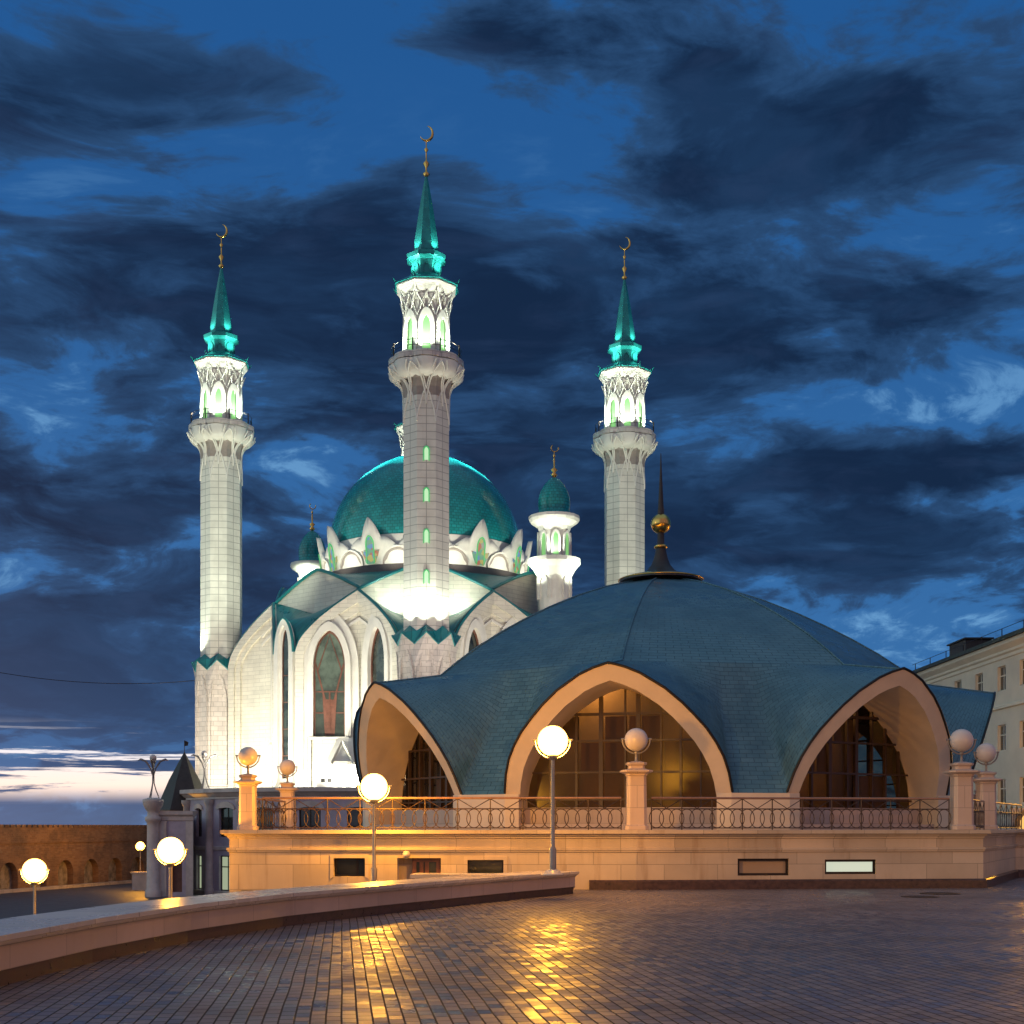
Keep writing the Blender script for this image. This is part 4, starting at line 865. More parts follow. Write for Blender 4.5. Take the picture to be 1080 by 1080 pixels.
# ================================================================== MOSQUE
MC = Vector((-8.3, 128.0, 0)); A0 = -86.0           # first minaret direction (degrees)
def pol(r, adeg, z=0.0): return MC + Vector((cos(R(adeg)) * r, sin(R(adeg)) * r, z))
mq = thing('mosque', 'floodlit white marble mosque with big teal dome, pointed arch facades and tall windows', 'mosque', (MC.x, MC.y, MZ))
RM, RK, RF = 14.6, 16.9, 18.0
ZS, ZA = 16.4, 21.7
def gable(t_): return ZS + (ZA - ZS) * (t_ ** .60 * .93 + t_ * .07)
def inward(n2): return Vector((n2[0], n2[1], 0))
wallM, bandM, hoodM = MB(), MB(), MB()
roofM, copeM = MB(), MB()
def lanc_pts(c, w, z0, spring, top, n=9):
    L = lancet(w, top - z0, spring - z0, n); return [(c + x, z0 + y) for x, y in L]
for k in range(8):
    for sgn in (1, -1):
        ac = A0 + 45 * k; am = ac + 22.5 * sgn; tang = Vector((-sin(R(ac)), cos(R(ac)), 0)) * sgn
        isF = k % 2 == 0
        A = (pol(RF, ac) + tang * 2.0) if isF else (pol(RK, ac) + tang * 1.25)
        B = pol(RM, am); A.z = B.z = 0; d = (B - A); L = d.length; d.normalize(); n = Vector((d.y, -d.x, 0))
        if n.dot((A + B) / 2 - MC) < 0: n = -n
        def W_(u, z, o=0.0): q = A + d * u + n * o; return Vector((q.x, q.y, z))
        N = 18; curve = [(L * i / N, gable(i / N)) for i in range(N + 1)]
        for (u0, z0), (u1, z1) in zip(curve, curve[1:]): wallM.face([W_(u0, MZ), W_(u1, MZ), W_(u1, z1), W_(u0, z0)] if n.cross(d).z < 0 or True else [])
        # big outer arch band: follows the gable, then down the outer edge
        def dn(u, z, w_): return (min(L, u + w_ * .75 * (1 - u / L)), z - w_ * (.35 + .75 * u / L))
        O = [(0, MZ)] + curve; I = [(.75, MZ)] + [dn(u, z, .95) for u, z in curve]; I[1] = (.75, ZS - .2)
        bandM.strip3([W_(*p) for p in O], [W_(*p) for p in I], n, .42)
        O = I; I2 = [(1.35, MZ)] + [dn(u, z, 1.65) for u, z in curve]; I2[1] = (1.35, ZS - .55)
        bandM.strip3([W_(*p) for p in O], [W_(*p) for p in I2], n, .22)
        # window and its hood
        c = L * .53 if not isF else L * .50
        ww = 1.37 if not isF else 1.15; z0, z1 = (9.2, 18.25)
        lp = lanc_pts(c, ww, z0, 15.3, z1); lo = lanc_pts(c, ww + .50, z0, 15.2, z1 + .75); lo2 = lanc_pts(c, ww + 1.15, MZ, 15.1, z1 + 1.7)
        if not (k == 6 and sgn == 1): hoodM.strip3([W_(*p) for p in lo], [W_(*p) for p in lp], n, .50)
        lo_ = lo[:]; lo_[0] = (lo[0][0], MZ); lo_[-1] = (lo[-1][0], MZ)
        clip = lambda p: (min(p[0], L - .02), min(p[1], gable(max(0, min(1, p[0] / L))) - .5))
        if not (k == 6 and sgn == 1): hoodM.strip3([W_(*clip(p)) for p in lo2], [W_(*clip(p)) for p in lo_], n, .30)
        # arched niche ridge between the two hoods, meeting the fold
        apx = 20.15
        for dz_, th_ in ((0, .20), (-.75, .12)):
            hoodM.strip3([W_(L * q, 19.0 + dz_ + (apx - 19.0) * ((q - .70) / .30) ** .8) for q in (.70, .8, .9, 1.0)], [W_(L * q, 18.75 + dz_ + (apx - 19.0) * ((q - .70) / .30) ** .8) for q in (.70, .8, .9, 1.0)], n, th_)
        visible = n.y < .25 and not (k == 6 and sgn == 1)
        if visible:
            fm = MB(); fi = lanc_pts(c, ww - .14, z0 + .14, 15.3, z1 - .22)
            fm.strip3([W_(*p) for p in lp], [W_(*p) for p in fi], n, .14)
            for z_ in (11.2, 13.0): fm.face([W_(c - ww + .1, z_, .1), W_(c + ww - .1, z_, .1), W_(c + ww - .1, z_ + .10, .1), W_(c - ww + .1, z_ + .10, .1)])
            fm.face([W_(c - .07, z0 + .1, .11), W_(c + .07, z0 + .1, .11), W_(c + .07, 13.1, .11), W_(c - .07, 13.1, .11)])
            if not isF:   # funnel shaped inner column and vault ribs behind the glass
                for s_ in (-1, 1): fm.face([W_(c + s_ * .30, z0 + .1, .09), W_(c + s_ * .34, 12.4, .09), W_(c + s_ * 1.18, 15.6, .09), W_(c + s_ * 1.22, 15.2, .09), W_(c + s_ * .62, 12.9, .09), W_(c + s_ * .42, z0 + .1, .09)])
                fm.face([W_(c - .3, z0 + .12, .08), W_(c + .3, z0 + .12, .08), W_(c + .34, 12.4, .08), W_(c - .34, 12.4, .08)])
            for s_ in (-1, 1): fm.face([W_(c, z1 - .3, .1), W_(c, z1 - .45, .1), W_(c + s_ * 1.0, 14.75, .1), W_(c + s_ * 1.06, 14.95, .1)]) if not isF else None
            fo = fm.build('window', 'frame_brown', mq)
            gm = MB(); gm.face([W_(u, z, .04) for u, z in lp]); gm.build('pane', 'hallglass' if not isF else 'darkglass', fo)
            sm_ = MB(); sm_.strip3([W_(c - ww - .35, z0 - .02), W_(c + ww + .35, z0 - .02)], [W_(c - ww - .35, z0 - .25), W_(c + ww + .35, z0 - .25)], n, .62); sm_.face([W_(c - ww - .35, z0 - .02), W_(c + ww + .35, z0 - .02), W_(c + ww + .35, z0 - .02, .62), W_(c - ww - .35, z0 - .02, .62)]); sm_.build('window_sill', 'white', mq)
        # teal coping along the gable
        copeM.tube([W_(u, z + .06, .25) for u, z in curve], .16, 5)
    # corner roofs between the two gable curves
    ac = A0 + 45 * k; isF = k % 2 == 0; cols = []
    def gpt(sgn, t_):
        tang = Vector((-sin(R(ac)), cos(R(ac)), 0)) * sgn
        A = (pol(RF, ac) + tang * 2.0) if isF else (pol(RK, ac) + tang * 1.25)
        B = pol(RM, ac + 22.5 * sgn); q = A.lerp(B, t_); q.z = gable(t_) + .1; return q
    G = []
    for i in range(13):
        t_ = i / 12; a = gpt(-1, t_); b = gpt(1, t_); mid = a.lerp(b, .5); rr_ = RF - 1 + (13.5 - RF + 1) * t_ if isF else RK + (13.6 - RK) * t_; mid = pol(rr_, ac)
        mid.z = (17.6 + 1.6 * t_ ** .8) if isF else (19.3 + .9 * t_)
        row = []
        for j in range(13):
            q = j / 12; u = abs(2 * q - 1); end = a if q < .5 else b; p = mid.lerp(end, u)
            if isF: p.z = mid.z + (end.z - mid.z) * u ** 1.9
            row.append(p)
        G.append(row)
    roofM.grid(G, sm=True, u0=k * 5)
    if not isF:   # chamfered corner with tall slit window
        tg = Vector((-sin(R(ac)), cos(R(ac)), 0)); n = Vector((cos(R(ac)), sin(R(ac)), 0)); c0 = pol(RK, ac)
        def C_(u, z, o=0.0): q = c0 + tg * u + n * o; return Vector((q.x, q.y, z))
        L = lancet(1.25, 19.4 - MZ, 16.4 - MZ, 9); Ls = [(x, MZ + y) for x, y in L]
        for (x0, z0), (x1, z1) in zip(Ls[1:-1], Ls[2:-1]): wallM.face([C_(x0, MZ), C_(x1, MZ), C_(x1, z1), C_(x0, z0)])
        lw_ = [(x, 5.7 + y) for x, y in lancet(.44, 18.5 - 5.7, 16.6 - 5.7, 9)]; hoodM.strip3([C_(*p, .0) for p in Ls], [C_(x * .72 / .44 if abs(x) > .01 else 0, z + (.35 if abs(x) < .43 else 0)) for x, z in lw_], n, .40)
        hoodM.strip3([C_(x * .72 / .44 if abs(x) > .01 else 0, z + (.35 if abs(x) < .43 else 0)) for x, z in lw_], [C_(*p) for p in lw_], n, .16)
        copeM.tube([C_(x, z + .05, .3) for x, z in Ls[1:-1]], .13, 5)
        if n.y < .3:
            fm = MB(); fm.strip3([C_(*p) for p in lw_], [C_(x * .80, z - (.14 if abs(x) < .3 else 0)) for x, z in lw_], n, .10)
            for z_ in (7.6, 9.9, 12.2, 14.5): fm.face([C_(-.4, z_, .08), C_(.4, z_, .08), C_(.4, z_ + .09, .08), C_(-.4, z_ + .09, .08)])
            fo = fm.build('corner_window', 'frame_brown', mq); gm = MB(); gm.face([C_(*p, .04) for p in lw_]); gm.build('pane', 'darkglass', fo)
    # second tier lunette wall with sloping roof behind
    a = pol(RM, ac - 22.5); b = pol(RM, ac + 22.5); a.z = b.z = 0; n = Vector((cos(R(ac)), sin(R(ac)), 0)); N = 16
    crv = []
    for i in range(N + 1):
        t_ = i / N; p = a.lerp(b, t_) - n * .15; u = abs(2 * t_ - 1); crv.append(Vector((p.x, p.y, 21.85 + (24.1 - 21.85) * (1 - u ** 1.25))))
    for p, q in zip(crv, crv[1:]): wallM.face([(p.x, p.y, 17.0), (q.x, q.y, 17.0), q, p])
    copeM.tube([p + n * .12 + Vector((0, 0, .05)) for p in crv], .15, 5)
    G = []
    for i in range(N + 1):
        ang = math.atan2(crv[i].y - MC.y, crv[i].x - MC.x); inn = MC + Vector((cos(ang) * 10.2, sin(ang) * 10.2, 24.15)); G.append([crv[i] + Vector((0, 0, .04)), crv[i].lerp(inn, .5) + Vector((0, 0, -.12)), inn])
    roofM.grid(G, sm=True, u0=k * 7)
wallM.build('facade_wall', 'marble', mq); bandM.build('arch_bands', 'marble', mq); hoodM.build('window_hoods', 'white', mq)
roofM.build('lower_roof', 'tealroof', mq); copeM.build('roof_coping', 'tealroof', mq)
mb = MB(); mb.lathe([(10.4, 23.9), (10.4, 24.15), (10.15, 24.2), (10.15, 24.75), (9.4, 24.8)], 48, MC, cap=False); mb.build('drum_base', 'dringroof', mq)
# drum crown of lotus petals
def crown_h(t_):   # t 0 at petal centre .. 1 between petals
    K = [(0, 29.0), (.04, 28.87), (.10, 28.66), (.17, 28.38), (.24, 28.04), (.30, 27.70), (.35, 27.42), (.39, 27.26), (.48, 27.34), (.62, 27.22), (.80, 26.92), (.92, 26.66), (1, 26.42)]
    for (a, x), (b, y) in zip(K, K[1:]):
        if a <= t_ <= b: return x + (y - x) * (t_ - a) / (b - a)
    return 27.35
def cr_r(z): return 9.45 + .75 * max(0, (z - 24.7) / 4.2) ** 1.6
mb = MB(); NN = 24 * 25; G = [[], [], [], [], [], []]
for i in range(NN):
    a = 360 * i / NN; t_ = abs(((a + 15) % 30) - 15) / 15; h = crown_h(t_); puff = .22 * cos(pi * min(1, t_ / .40) / 2) if t_ < .40 else 0.0
    for j in range(5):
        z = 24.7 + (h - 24.7) * j / 4; G[j].append(pol(cr_r(z) + puff * sin(pi * j / 4 * .8 + .2), A0 + a, z))
    G[5].append(pol(cr_r(h) - .35, A0 + a, h - .05))
mb.grid(G, sm=True, closed=True); mb.build('petal_crown', 'white', mq)
mb = MB(); mb.lathe([(9.2, 24.8), (9.2, 27.6)], 48, MC, cap=False); mb.build('drum', 'white', mq)
for k in range(12):
    ac = A0 + 30 * k
    # niche between petals
    def cyl(u, z, o): r = cr_r(z) + o; return pol(r, ac + 15 + math.degrees(u / r), z)
    L = [(x, 24.75 + y) for x, y in lancet(1.42, 1.60, .3, 8)]
    mb = MB()
    mb.strip3([cyl(x * 1.12, z + .12, .02) for x, z in L], [cyl(x, z, .02) for x, z in L], pol(1, ac + 15) - MC, .16); mb.build('niche_arch', 'white', mq)
    mb = MB(); mb.face([cyl(x, z, .03) for x, z in L]); mb.build('niche_shade_panel', 'shade_stone', mq)  # flat panel, its recess shade is put into the darker colour
    def cy2(u, z, o): r = cr_r(z) + o; return pol(r, ac + math.degrees(u / r), z)
    if sin(R(ac)) < .3:
        nrm = pol(1, ac) - MC; L = [(x, 24.95 + y) for x, y in lancet(.34, 2.35, 1.6, 7)]
        mb = MB(); mb.strip3([cy2(x * 1.28, z + .12, .24) for x, z in L], [cy2(x, z, .24) for x, z in L], nrm, .08); wf = mb.build('petal_window', 'palelit' if False else 'greenline', mq)
        mb = MB(); mb.face([cy2(x, z, .25) for x, z in L])
        for s_ in (-1, 1): mb.face([cy2(s_ * .46, 24.95, .26), cy2(s_ * .46, 26.05, .26), cy2(s_ * .95, 26.15, .24), cy2(s_ * .75, 25.6, .25)])
        mb.build('pane', 'stained', wf)
# dome
mb = MB(); mb.lathe([(9.0, 26.3), (9.15, 27.3), (9.12, 28.3), (8.98, 29.4), (8.72, 30.4), (8.3, 31.5), (7.72, 32.6), (6.95, 33.6), (5.95, 34.6), (4.8, 35.45), (3.5, 36.15), (2.2, 36.65), (1.0, 36.95), (.25, 37.1)], 72, MC); dm = mb.build('dome', 'dome', mq)
mb = MB(); mb.lathe([(.25, 37.0), (.5, 37.3), (.25, 37.6), (.1, 38.2), (.22, 38.5), (.06, 38.8), (.05, 40.2)], 12, MC); mb.build('finial', 'gold', dm)
# entrance annex with sloped canopy, and the white box with two vents
en = thing('entrance_porch', 'small white triangular porch on the podium under the tall mosque window', 'porch', P(358, 806, 111.5))
mb = MB(); q = P(360, 0, 111.5)
mb.face([P(344, 803, 111), P(392, 803, 111), P(392, 778, 112.5), P(356, 778, 112.5)]); mb.face([P(344, 803, 111), P(356, 778, 112.5), P(356, 803, 113)]); mb.box((-13.2, 112.2, 5.6), (3.8, 2.2, 1.9)); mb.build('canopy', 'white', en)
mb = MB()
pts = [P(350, 803, 110.9), P(361, 780, 111.9), P(373, 803, 110.9)]; mb.strip3(pts, [p + Vector((.0, 0, -.35)) for p in pts], (0, -1, 0), .3); mb.build('gable_rib', 'white', en)
eb = thing('equipment_box', 'plain white box with two small black vents on the podium edge', 'box', P(356, 830, 108))
mb = MB(); a_, b_ = P(333, 829, 108), P(400, 806, 108); mb.box(((a_.x + b_.x) / 2, 109.2, (MZ + b_.z) / 2 + .01), (b_.x - a_.x, 2.2, b_.z - MZ)); mb.build('box_body', 'equip', eb)
for px in (340.5, 347.5):
    mb = MB(); q = P(px, 823, 108); mb.box((q.x, 108.08, q.z), (.32, .08, .30), 0); mb.build('vent', 'louver', eb)

# ---- small domed turrets on the roof (parts of the mosque)
def turret(loc, s, nm='roof_turret'):
    x, y = loc; c = Vector((x, y, 0))
    def z_(v): return 20 + (v - 20)
    mb = MB(); ph = R(22.5 + 4)
    mb.lathe([(1.45, 18.0), (1.45, 23.0), (1.5, 23.4), (1.9, 24.1), (2.35, 24.6), (2.35, 24.95), (1.9, 25.0)], 16, c, ph, sm=False)
    mb.lathe([(1.35, 25.0), (1.35, 27.4), (1.5, 27.8), (2.1, 28.2), (2.25, 28.45), (2.25, 28.7), (1.4, 28.75)], 16, c, ph, sm=False)
    tr = mb.build(nm, 'white', mq)
    mb = MB(); mb.lathe([(1.50, 28.76), (1.48, 29.0), (1.36, 29.15), (1.42, 29.7), (1.40, 30.3), (1.22, 30.9), (.9, 31.5), (.5, 31.95), (.12, 32.2)], 24, c); mb.build('turret_dome', 'dome', tr)
    mb = MB(); mb.lathe([(.1, 32.15), (.3, 32.4), (.12, 32.6), (.3, 32.85), (.08, 33.05), (.06, 34.0), (.12, 34.1), (.04, 34.25), (.03, 34.5)], 10, c); mb.tube([c + Vector((.32 * cos(a) + .05, 0, 34.75 + .32 * sin(a))) for a in [R(-230 + 27 * k) for k in range(10)]], .05, 5); mb.build('turret_finial', 'gold', tr)
    mb = MB()
    for k in range(8):
        a = R(4 + 45 * k - 90); n = Vector((cos(a), sin(a), 0)); tg = Vector((-sin(a), cos(a), 0)); L = lancet(.24, 2.0, 1.5, 6)
        mb.face([c + n * 1.40 + tg * x_ + Vector((0, 0, 25.2 + y_)) for x_, y_ in L])
    mb.build('turret_windows', 'greenlit', tr)
    mb = MB(); m2 = MB()
    for k in range(8):
        a = R(4 + 45 * k - 90); n = Vector((cos(a), sin(a), 0)); tg = Vector((-sin(a), cos(a), 0)); L = lancet(.48, 2.1, 1.4, 6)
        mb.strip3([c + n * 1.36 + tg * x_ + Vector((0, 0, 21.4 + y_)) for x_, y_ in L], [c + n * 1.36 + tg * x_ * .78 + Vector((0, 0, 21.4 + y_ * .93)) for x_, y_ in L], n, .16)
        m2.strip3([c + n * 1.30 + tg * x_ * .85 + Vector((0, 0, 25.05 + y_ * 1.1)) for x_, y_ in L], [c + n * 1.30 + tg * x_ * .5 + Vector((0, 0, 25.05 + y_)) for x_, y_ in L], n, .18)
    mb.build('turret_lower_arches', 'white', tr); m2.build('turret_upper_arches', 'white', tr)
    return tr
TUR = [pol(15.9, A0 + 45), pol(16.4, A0 + 45 + 180)]
for p in TUR: turret((p.x, p.y), 1)

# ================================================================== MINARETS
def make_minaret(label):
    r = thing('minaret', label, 'minaret', (0, 0, 0), 'four tall corner minarets of the mosque', local=True)
    OFF = MZ
    def zz(z):
        K = [(0, 0), (33.5, 0), (36.2, -.85), (46.2, -.82), (48.7, -.62), (54.3, 0), (99, 0)]
        for (a, x), (b, y) in zip(K, K[1:]):
            if a <= z <= b: return z - OFF + x + (y - x) * (z - a) / (b - a)
        return z - OFF
    def octr(mb, prof, sm=False, n=8, ph=R(22.5)): mb.lathe([(rr_ / cos(pi / n), zz(z)) for rr_, z in prof], n, (0, 0, 0), ph, sm=sm)
    mb = MB(); octr(mb, [(2.35, MZ), (2.35, 5.2), (2.18, 5.3), (2.12, 13.6), (2.25, 14.6)]); mb.build('pier', 'pier', r)
    # tulip collar
    mb = MB(); lo = []; up = []; tp = []
    for j in range(16):
        a = R(22.5 * j); rl = 2.25 / (1 if j % 2 == 0 else cos(pi / 8)); lo.append(Vector((cos(a) * rl, sin(a) * rl, zz(14.6))))
        ru, zu = (2.75, 17.0) if j % 2 == 0 else (2.45, 16.1); up.append(Vector((cos(a) * ru, sin(a) * ru, zz(zu)))); rt_ = 1.88 / (1 if j % 2 == 0 else cos(pi / 8)); tp.append(Vector((cos(a) * rt_, sin(a) * rt_, zz(17.7 if j % 2 == 0 else 17.2))))
    for j in range(16): q = (j + 1) % 16; mb.face([lo[j], lo[q], up[q], up[j]])
    mb.build('collar', 'pier', r)
    mb = MB()
    for j in range(16): q = (j + 1) % 16; mb.face([up[j] * 1.0 + Vector((0, 0, .02)), up[q] + Vector((0, 0, .02)), tp[q], tp[j]])
    mb.tube([u * 1.0 + Vector((0, 0, .03)) for u in up], .09, 5, closed=True, sm=False); mb.build('collar_roof', 'tealroof', r)
    # pointed panels on the pier
    mb = MB()
    for k in range(8):
        a = R(45 * k); n = Vector((cos(a), sin(a), 0)); tg = Vector((-sin(a), cos(a), 0)); L = lancet(.84, 10.6, 7.3, 10)
        pl = lambda s_, o: [n * (2.14 + .0 + .12 * max(0, (y_ - 8) / 2.6)) + tg * x_ * s_ + Vector((0, 0, zz(5.4) + y_ * (1 - (1 - s_) * .12))) for x_, y_ in L]
        mb.strip3(pl(1.0, 0), pl(.80, 0), n, .17)
    mb.build('pier_arches', 'pier', r)
    mb = MB(); octr(mb, [(1.83, 17.0), (1.83, 36.9)]); mb.build('shaft', 'shaft', r)
    # capital
    mb = MB(); octr(mb, [(1.83, 36.9), (1.87, 37.6), (2.02, 38.2), (2.4, 38.8)]); mb.build('capital', 'shade_stone', r)  # shade between the ribs is painted in as darker stone
    mb = MB(); NS = 96; prof = [(2.15, 38.30), (2.55, 38.45), (2.80, 38.75), (2.86, 39.15), (2.90, 39.62)]
    G = [[Vector((cos(2 * pi * j / NS), sin(2 * pi * j / NS), 0)) * (rr_ * (1 + .075 * abs(cos(4 * 2 * pi * j / NS)) - .03)) + Vector((0, 0, zz(z))) for j in range(NS)] for rr_, z in prof]
    mb.grid(G, sm=True, closed=True); mb.face(G[0][::-1]); mb.build('balcony_lobes', 'white', r)
    mb = MB(); prof = [(2.8, 39.66), (2.92, 39.70), (2.92, 40.12), (2.86, 40.2), (1.6, 40.2)]
    G = [[Vector((cos(2 * pi * j / NS), sin(2 * pi * j / NS), 0)) * (rr_ * (1 + .075 * abs(cos(4 * 2 * pi * j / NS)) - .03)) + Vector((0, 0, zz(z))) for j in range(NS)] for rr_, z in prof]
    mb.grid(G, sm=False, closed=True); mb.build('balcony_floor', 'pier', r)
    def rsurf(z):
        K = [(30, 1.83), (36.9, 1.83), (37.6, 1.87), (38.2, 2.1), (38.8, 2.85), (39.4, 3.02)]
        for (a, x), (b, y) in zip(K, K[1:]):
            if a <= z <= b: return x + (y - x) * (z - a) / (b - a)
        return 2.95
    mb = MB()
    for k in range(8):
        for s_ in (-1, 1):
            pts = []; 
            for i in range(9):
                q = i / 8; z = 34.2 + 3.3 * (sin(q * pi / 2) * .6 + .4 * q); ang = R(45 * k) + s_ * R(22.5) * (1 - q ** 1.6); da = ((math.degrees(ang) + 22.5) % 45) - 22.5; rr_ = rsurf(z) / cos(R(da)); pts.append(Vector((cos(ang) * rr_, sin(ang) * rr_, zz(z))))
            mb.tube(pts, .075, 5)
            pts = []
            for i in range(9):
                q = i / 8; z = 36.2 + 3.0 * (sin(q * pi / 2) * .5 + .5 * q); ang = R(45 * k + 22.5) + s_ * R(22.5) * (1 - q ** 1.4); da = ((math.degrees(ang) + 22.5) % 45) - 22.5; rr_ = rsurf(z) / cos(R(da)) + .02; pts.append(Vector((cos(ang) * rr_, sin(ang) * rr_, zz(z))))
            mb.tube(pts, .085, 5)
            pts = [Vector((cos(a_) * (rsurf(z) / cos(R(((math.degrees(a_) + 22.5) % 45) - 22.5)) + .03), sin(a_) * (rsurf(z) / cos(R(((math.degrees(a_) + 22.5) % 45) - 22.5)) + .03), zz(z))) for z, a_ in [(37.4 + 2.0 * q, R(45 * k) + s_ * R(14) * q) for q in (0, .25, .5, .75, 1)]]; mb.tube(pts, .07, 5)
    mb.build('capital_ribs', 'white', r)
    mb = MB()
    for k in range(8):
        a = R(22.5 + 45 * k); mb.tube([Vector((cos(a) * 2.85, sin(a) * 2.85, zz(40.2))), Vector((cos(a) * 2.85, sin(a) * 2.85, zz(41.15)))], .06, 5)
    for z in (40.6, 41.05): mb.tube([Vector((cos(R(22.5 * j)) * 2.85, sin(R(22.5 * j)) * 2.85, zz(z))) for j in range(16)], .025, 4, closed=True)
    mb.build('balcony_railing', 'darkmetal', r)
    # lantern
    mb = MB(); octr(mb, [(1.52, 40.2), (1.52, 43.7), (1.55, 44.6), (1.66, 45.1), (1.92, 45.55), (2.14, 45.86), (2.14, 45.97), (1.2, 46.0)]); mb.build('lantern', 'white', r)
    mb = MB(); mp = MB(); mh = MB()
    for k in range(8):
        a = R(45 * k); n = Vector((cos(a), sin(a), 0)); tg = Vector((-sin(a), cos(a), 0))
        L = lancet(.30, 2.75, 1.7, 8); z0 = zz(40.5)
        mp.face([n * 1.56 + tg * x_ + Vector((0, 0, z0 + y_)) for x_, y_ in L])
        Lo = lancet(.60, 3.4, 1.9, 8)
        mb.strip3([n * 1.50 + tg * x_ + Vector((0, 0, z0 + y_)) for x_, y_ in Lo], [n * 1.50 + tg * x_ + Vector((0, 0, z0 + y_)) for x_, y_ in L], n, .20)
        for s_ in (-1, 1):   # crossing ribs above the arches
            mb.tube([n * 1.62 + Vector((0, 0, zz(43.6))), n * 1.72 + tg * s_ * .34 + Vector((0, 0, zz(44.3))), n * 1.9 + tg * s_ * .72 + Vector((0, 0, zz(45.1)))], .05, 4)
            c = Vector((cos(a + R(22.5)), sin(a + R(22.5)), 0)) * 1.68; mb.tube([Vector((cos(a + s_ * R(22.5)), sin(a + s_ * R(22.5)), 0)) * 1.68 + Vector((0, 0, zz(43.3))), n * 1.68 + tg * s_ * .34 + Vector((0, 0, zz(44.25))), n * 1.78 + Vector((0, 0, zz(45.15)))], .05, 4)
        b = a + R(22.5); n2 = Vector((cos(b), sin(b), 0)); t2 = Vector((-sin(b), cos(b), 0))
        for s_ in (-1, 1):   # darker stone lozenges between the ribs
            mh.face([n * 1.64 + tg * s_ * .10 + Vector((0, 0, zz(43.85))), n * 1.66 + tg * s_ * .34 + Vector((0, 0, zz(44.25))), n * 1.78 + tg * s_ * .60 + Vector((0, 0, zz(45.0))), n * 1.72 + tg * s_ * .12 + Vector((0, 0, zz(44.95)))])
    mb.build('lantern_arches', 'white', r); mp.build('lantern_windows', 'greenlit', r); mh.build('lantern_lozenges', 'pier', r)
    for ch in r.children:
        if ch.name.startswith('lantern'): ch.scale = (1.11, 1.11, 1)
    # teal roofs, drum and spire
    mb = MB(); octr(mb, [(2.30, 45.99), (2.52, 46.03), (2.44, 46.15), (1.25, 46.85)])
    for k in range(8):
        a = R(22.5 + 45 * k); v = Vector((cos(a), sin(a), 0)); mb.tube([v * 2.5 + Vector((0, 0, zz(46.15))), v * 2.75 + Vector((0, 0, zz(46.2))), v * 2.9 + Vector((0, 0, zz(46.42)))], .06, 4, rs=[.09, .07, .03])
    mb.build('eave_roof', 'tealmetal', r)
    mb = MB(); octr(mb, [(1.15, 46.5), (1.15, 47.5), (1.22, 47.9), (1.55, 48.1), (1.57, 48.4), (1.0, 48.65), (1.02, 48.75)])
    for k in range(8):
        a = R(45 * k); n = Vector((cos(a), sin(a), 0)); tg = Vector((-sin(a), cos(a), 0)); L = lancet(.34, 1.25, .6, 5); mb.strip3([n * 1.15 + tg * x_ + Vector((0, 0, zz(46.6) + y_)) for x_, y_ in L], [n * 1.15 + tg * x_ * .7 + Vector((0, 0, zz(46.6) + y_ * .86)) for x_, y_ in L], n, .07)
    mb.build('spire_drum', 'tealmetal', r)
    mb = MB(); octr(mb, [(1.0, 48.7), (.96, 49.3), (.80, 50.4), (.56, 51.9), (.30, 53.3), (.10, 54.3)]); mb.build('spire', 'tealmetal', r)
    mb = MB(); mb.lathe([(.08, zz(54.2)), (.10, zz(54.3)), (.30, zz(54.5)), (.10, zz(54.72)), (.06, zz(55.0)), (.27, zz(55.35)), (.06, zz(55.65)), (.05, zz(56.3)), (.18, zz(56.5)), (.05, zz(56.7)), (.04, zz(57.2))], 12); mb.build('finial', 'gold', r)
    mb = MB(); C0 = Vector((0, 0, zz(57.85))); N = 14; pts = [C0 + Vector((.52 * cos(a) , 0, .60 * sin(a))) for a in [R(-155 + 235 * k / N) for k in range(N + 1)]]
    mb.tube(pts, .08, 6, rs=[.02 + .10 * sin(pi * k / N) for k in range(N + 1)]); mb.tube([Vector((0, 0, zz(57.1))), Vector((-.08, 0, zz(57.3)))], .04, 5); cr = mb.build('crescent', 'gold', r)
    # shaft windows on the outward side (local -y)
    for zc in (31.35, 28.05, 24.75, 21.5):
        fm = MB(); a = R(-90); n = Vector((0, -1, 0)); tg = Vector((1, 0, 0)); L = lancet(.19, 1.10, .80, 6); z0 = zz(zc - .55)
        fm.strip3([n * 1.83 + tg * x_ * 1.35 + Vector((0, 0, z0 - .06 + y_ * 1.1)) for x_, y_ in L], [n * 1.83 + tg * x_ * .85 + Vector((0, 0, z0 + .04 + y_ * .92)) for x_, y_ in L], n, .09); fo = fm.build('shaft_window', 'greenline', r)
        gm = MB(); gm.face([n * 1.86 + tg * x_ * .85 + Vector((0, 0, z0 + .04 + y_ * .92)) for x_, y_ in L]); gm.build('pane', 'palelit', fo)
    return r
mn = make_minaret('tallest looking white minaret, in front of the big dome, with lit slit windows')
MLAB = [None, 'right white minaret rising behind the crown of the blue pavilion', 'minaret mostly hidden behind the front shaft, its lantern edge over the dome', 'left white minaret with plain shaft and base standing clear of the dome']
MIN = []
for k in range(4):
    c = mn if k == 0 else copy_tree(mn); p = pol(19.2, A0 + 90 * k) + (Vector((-.65, 0, 0)) if k == 2 else Vector((0, 0, 0))); c.location = (p.x, p.y, MZ); c.rotation_euler = (0, 0, R(A0 + 90 + 90 * k)); MIN.append(p)
    if MLAB[k]: c['label'] = MLAB[k]
    for ch in c.children:
        if ch.name.startswith('crescent'): ch.rotation_euler = (0, 0, -R(A0 + 90 + 90 * k))

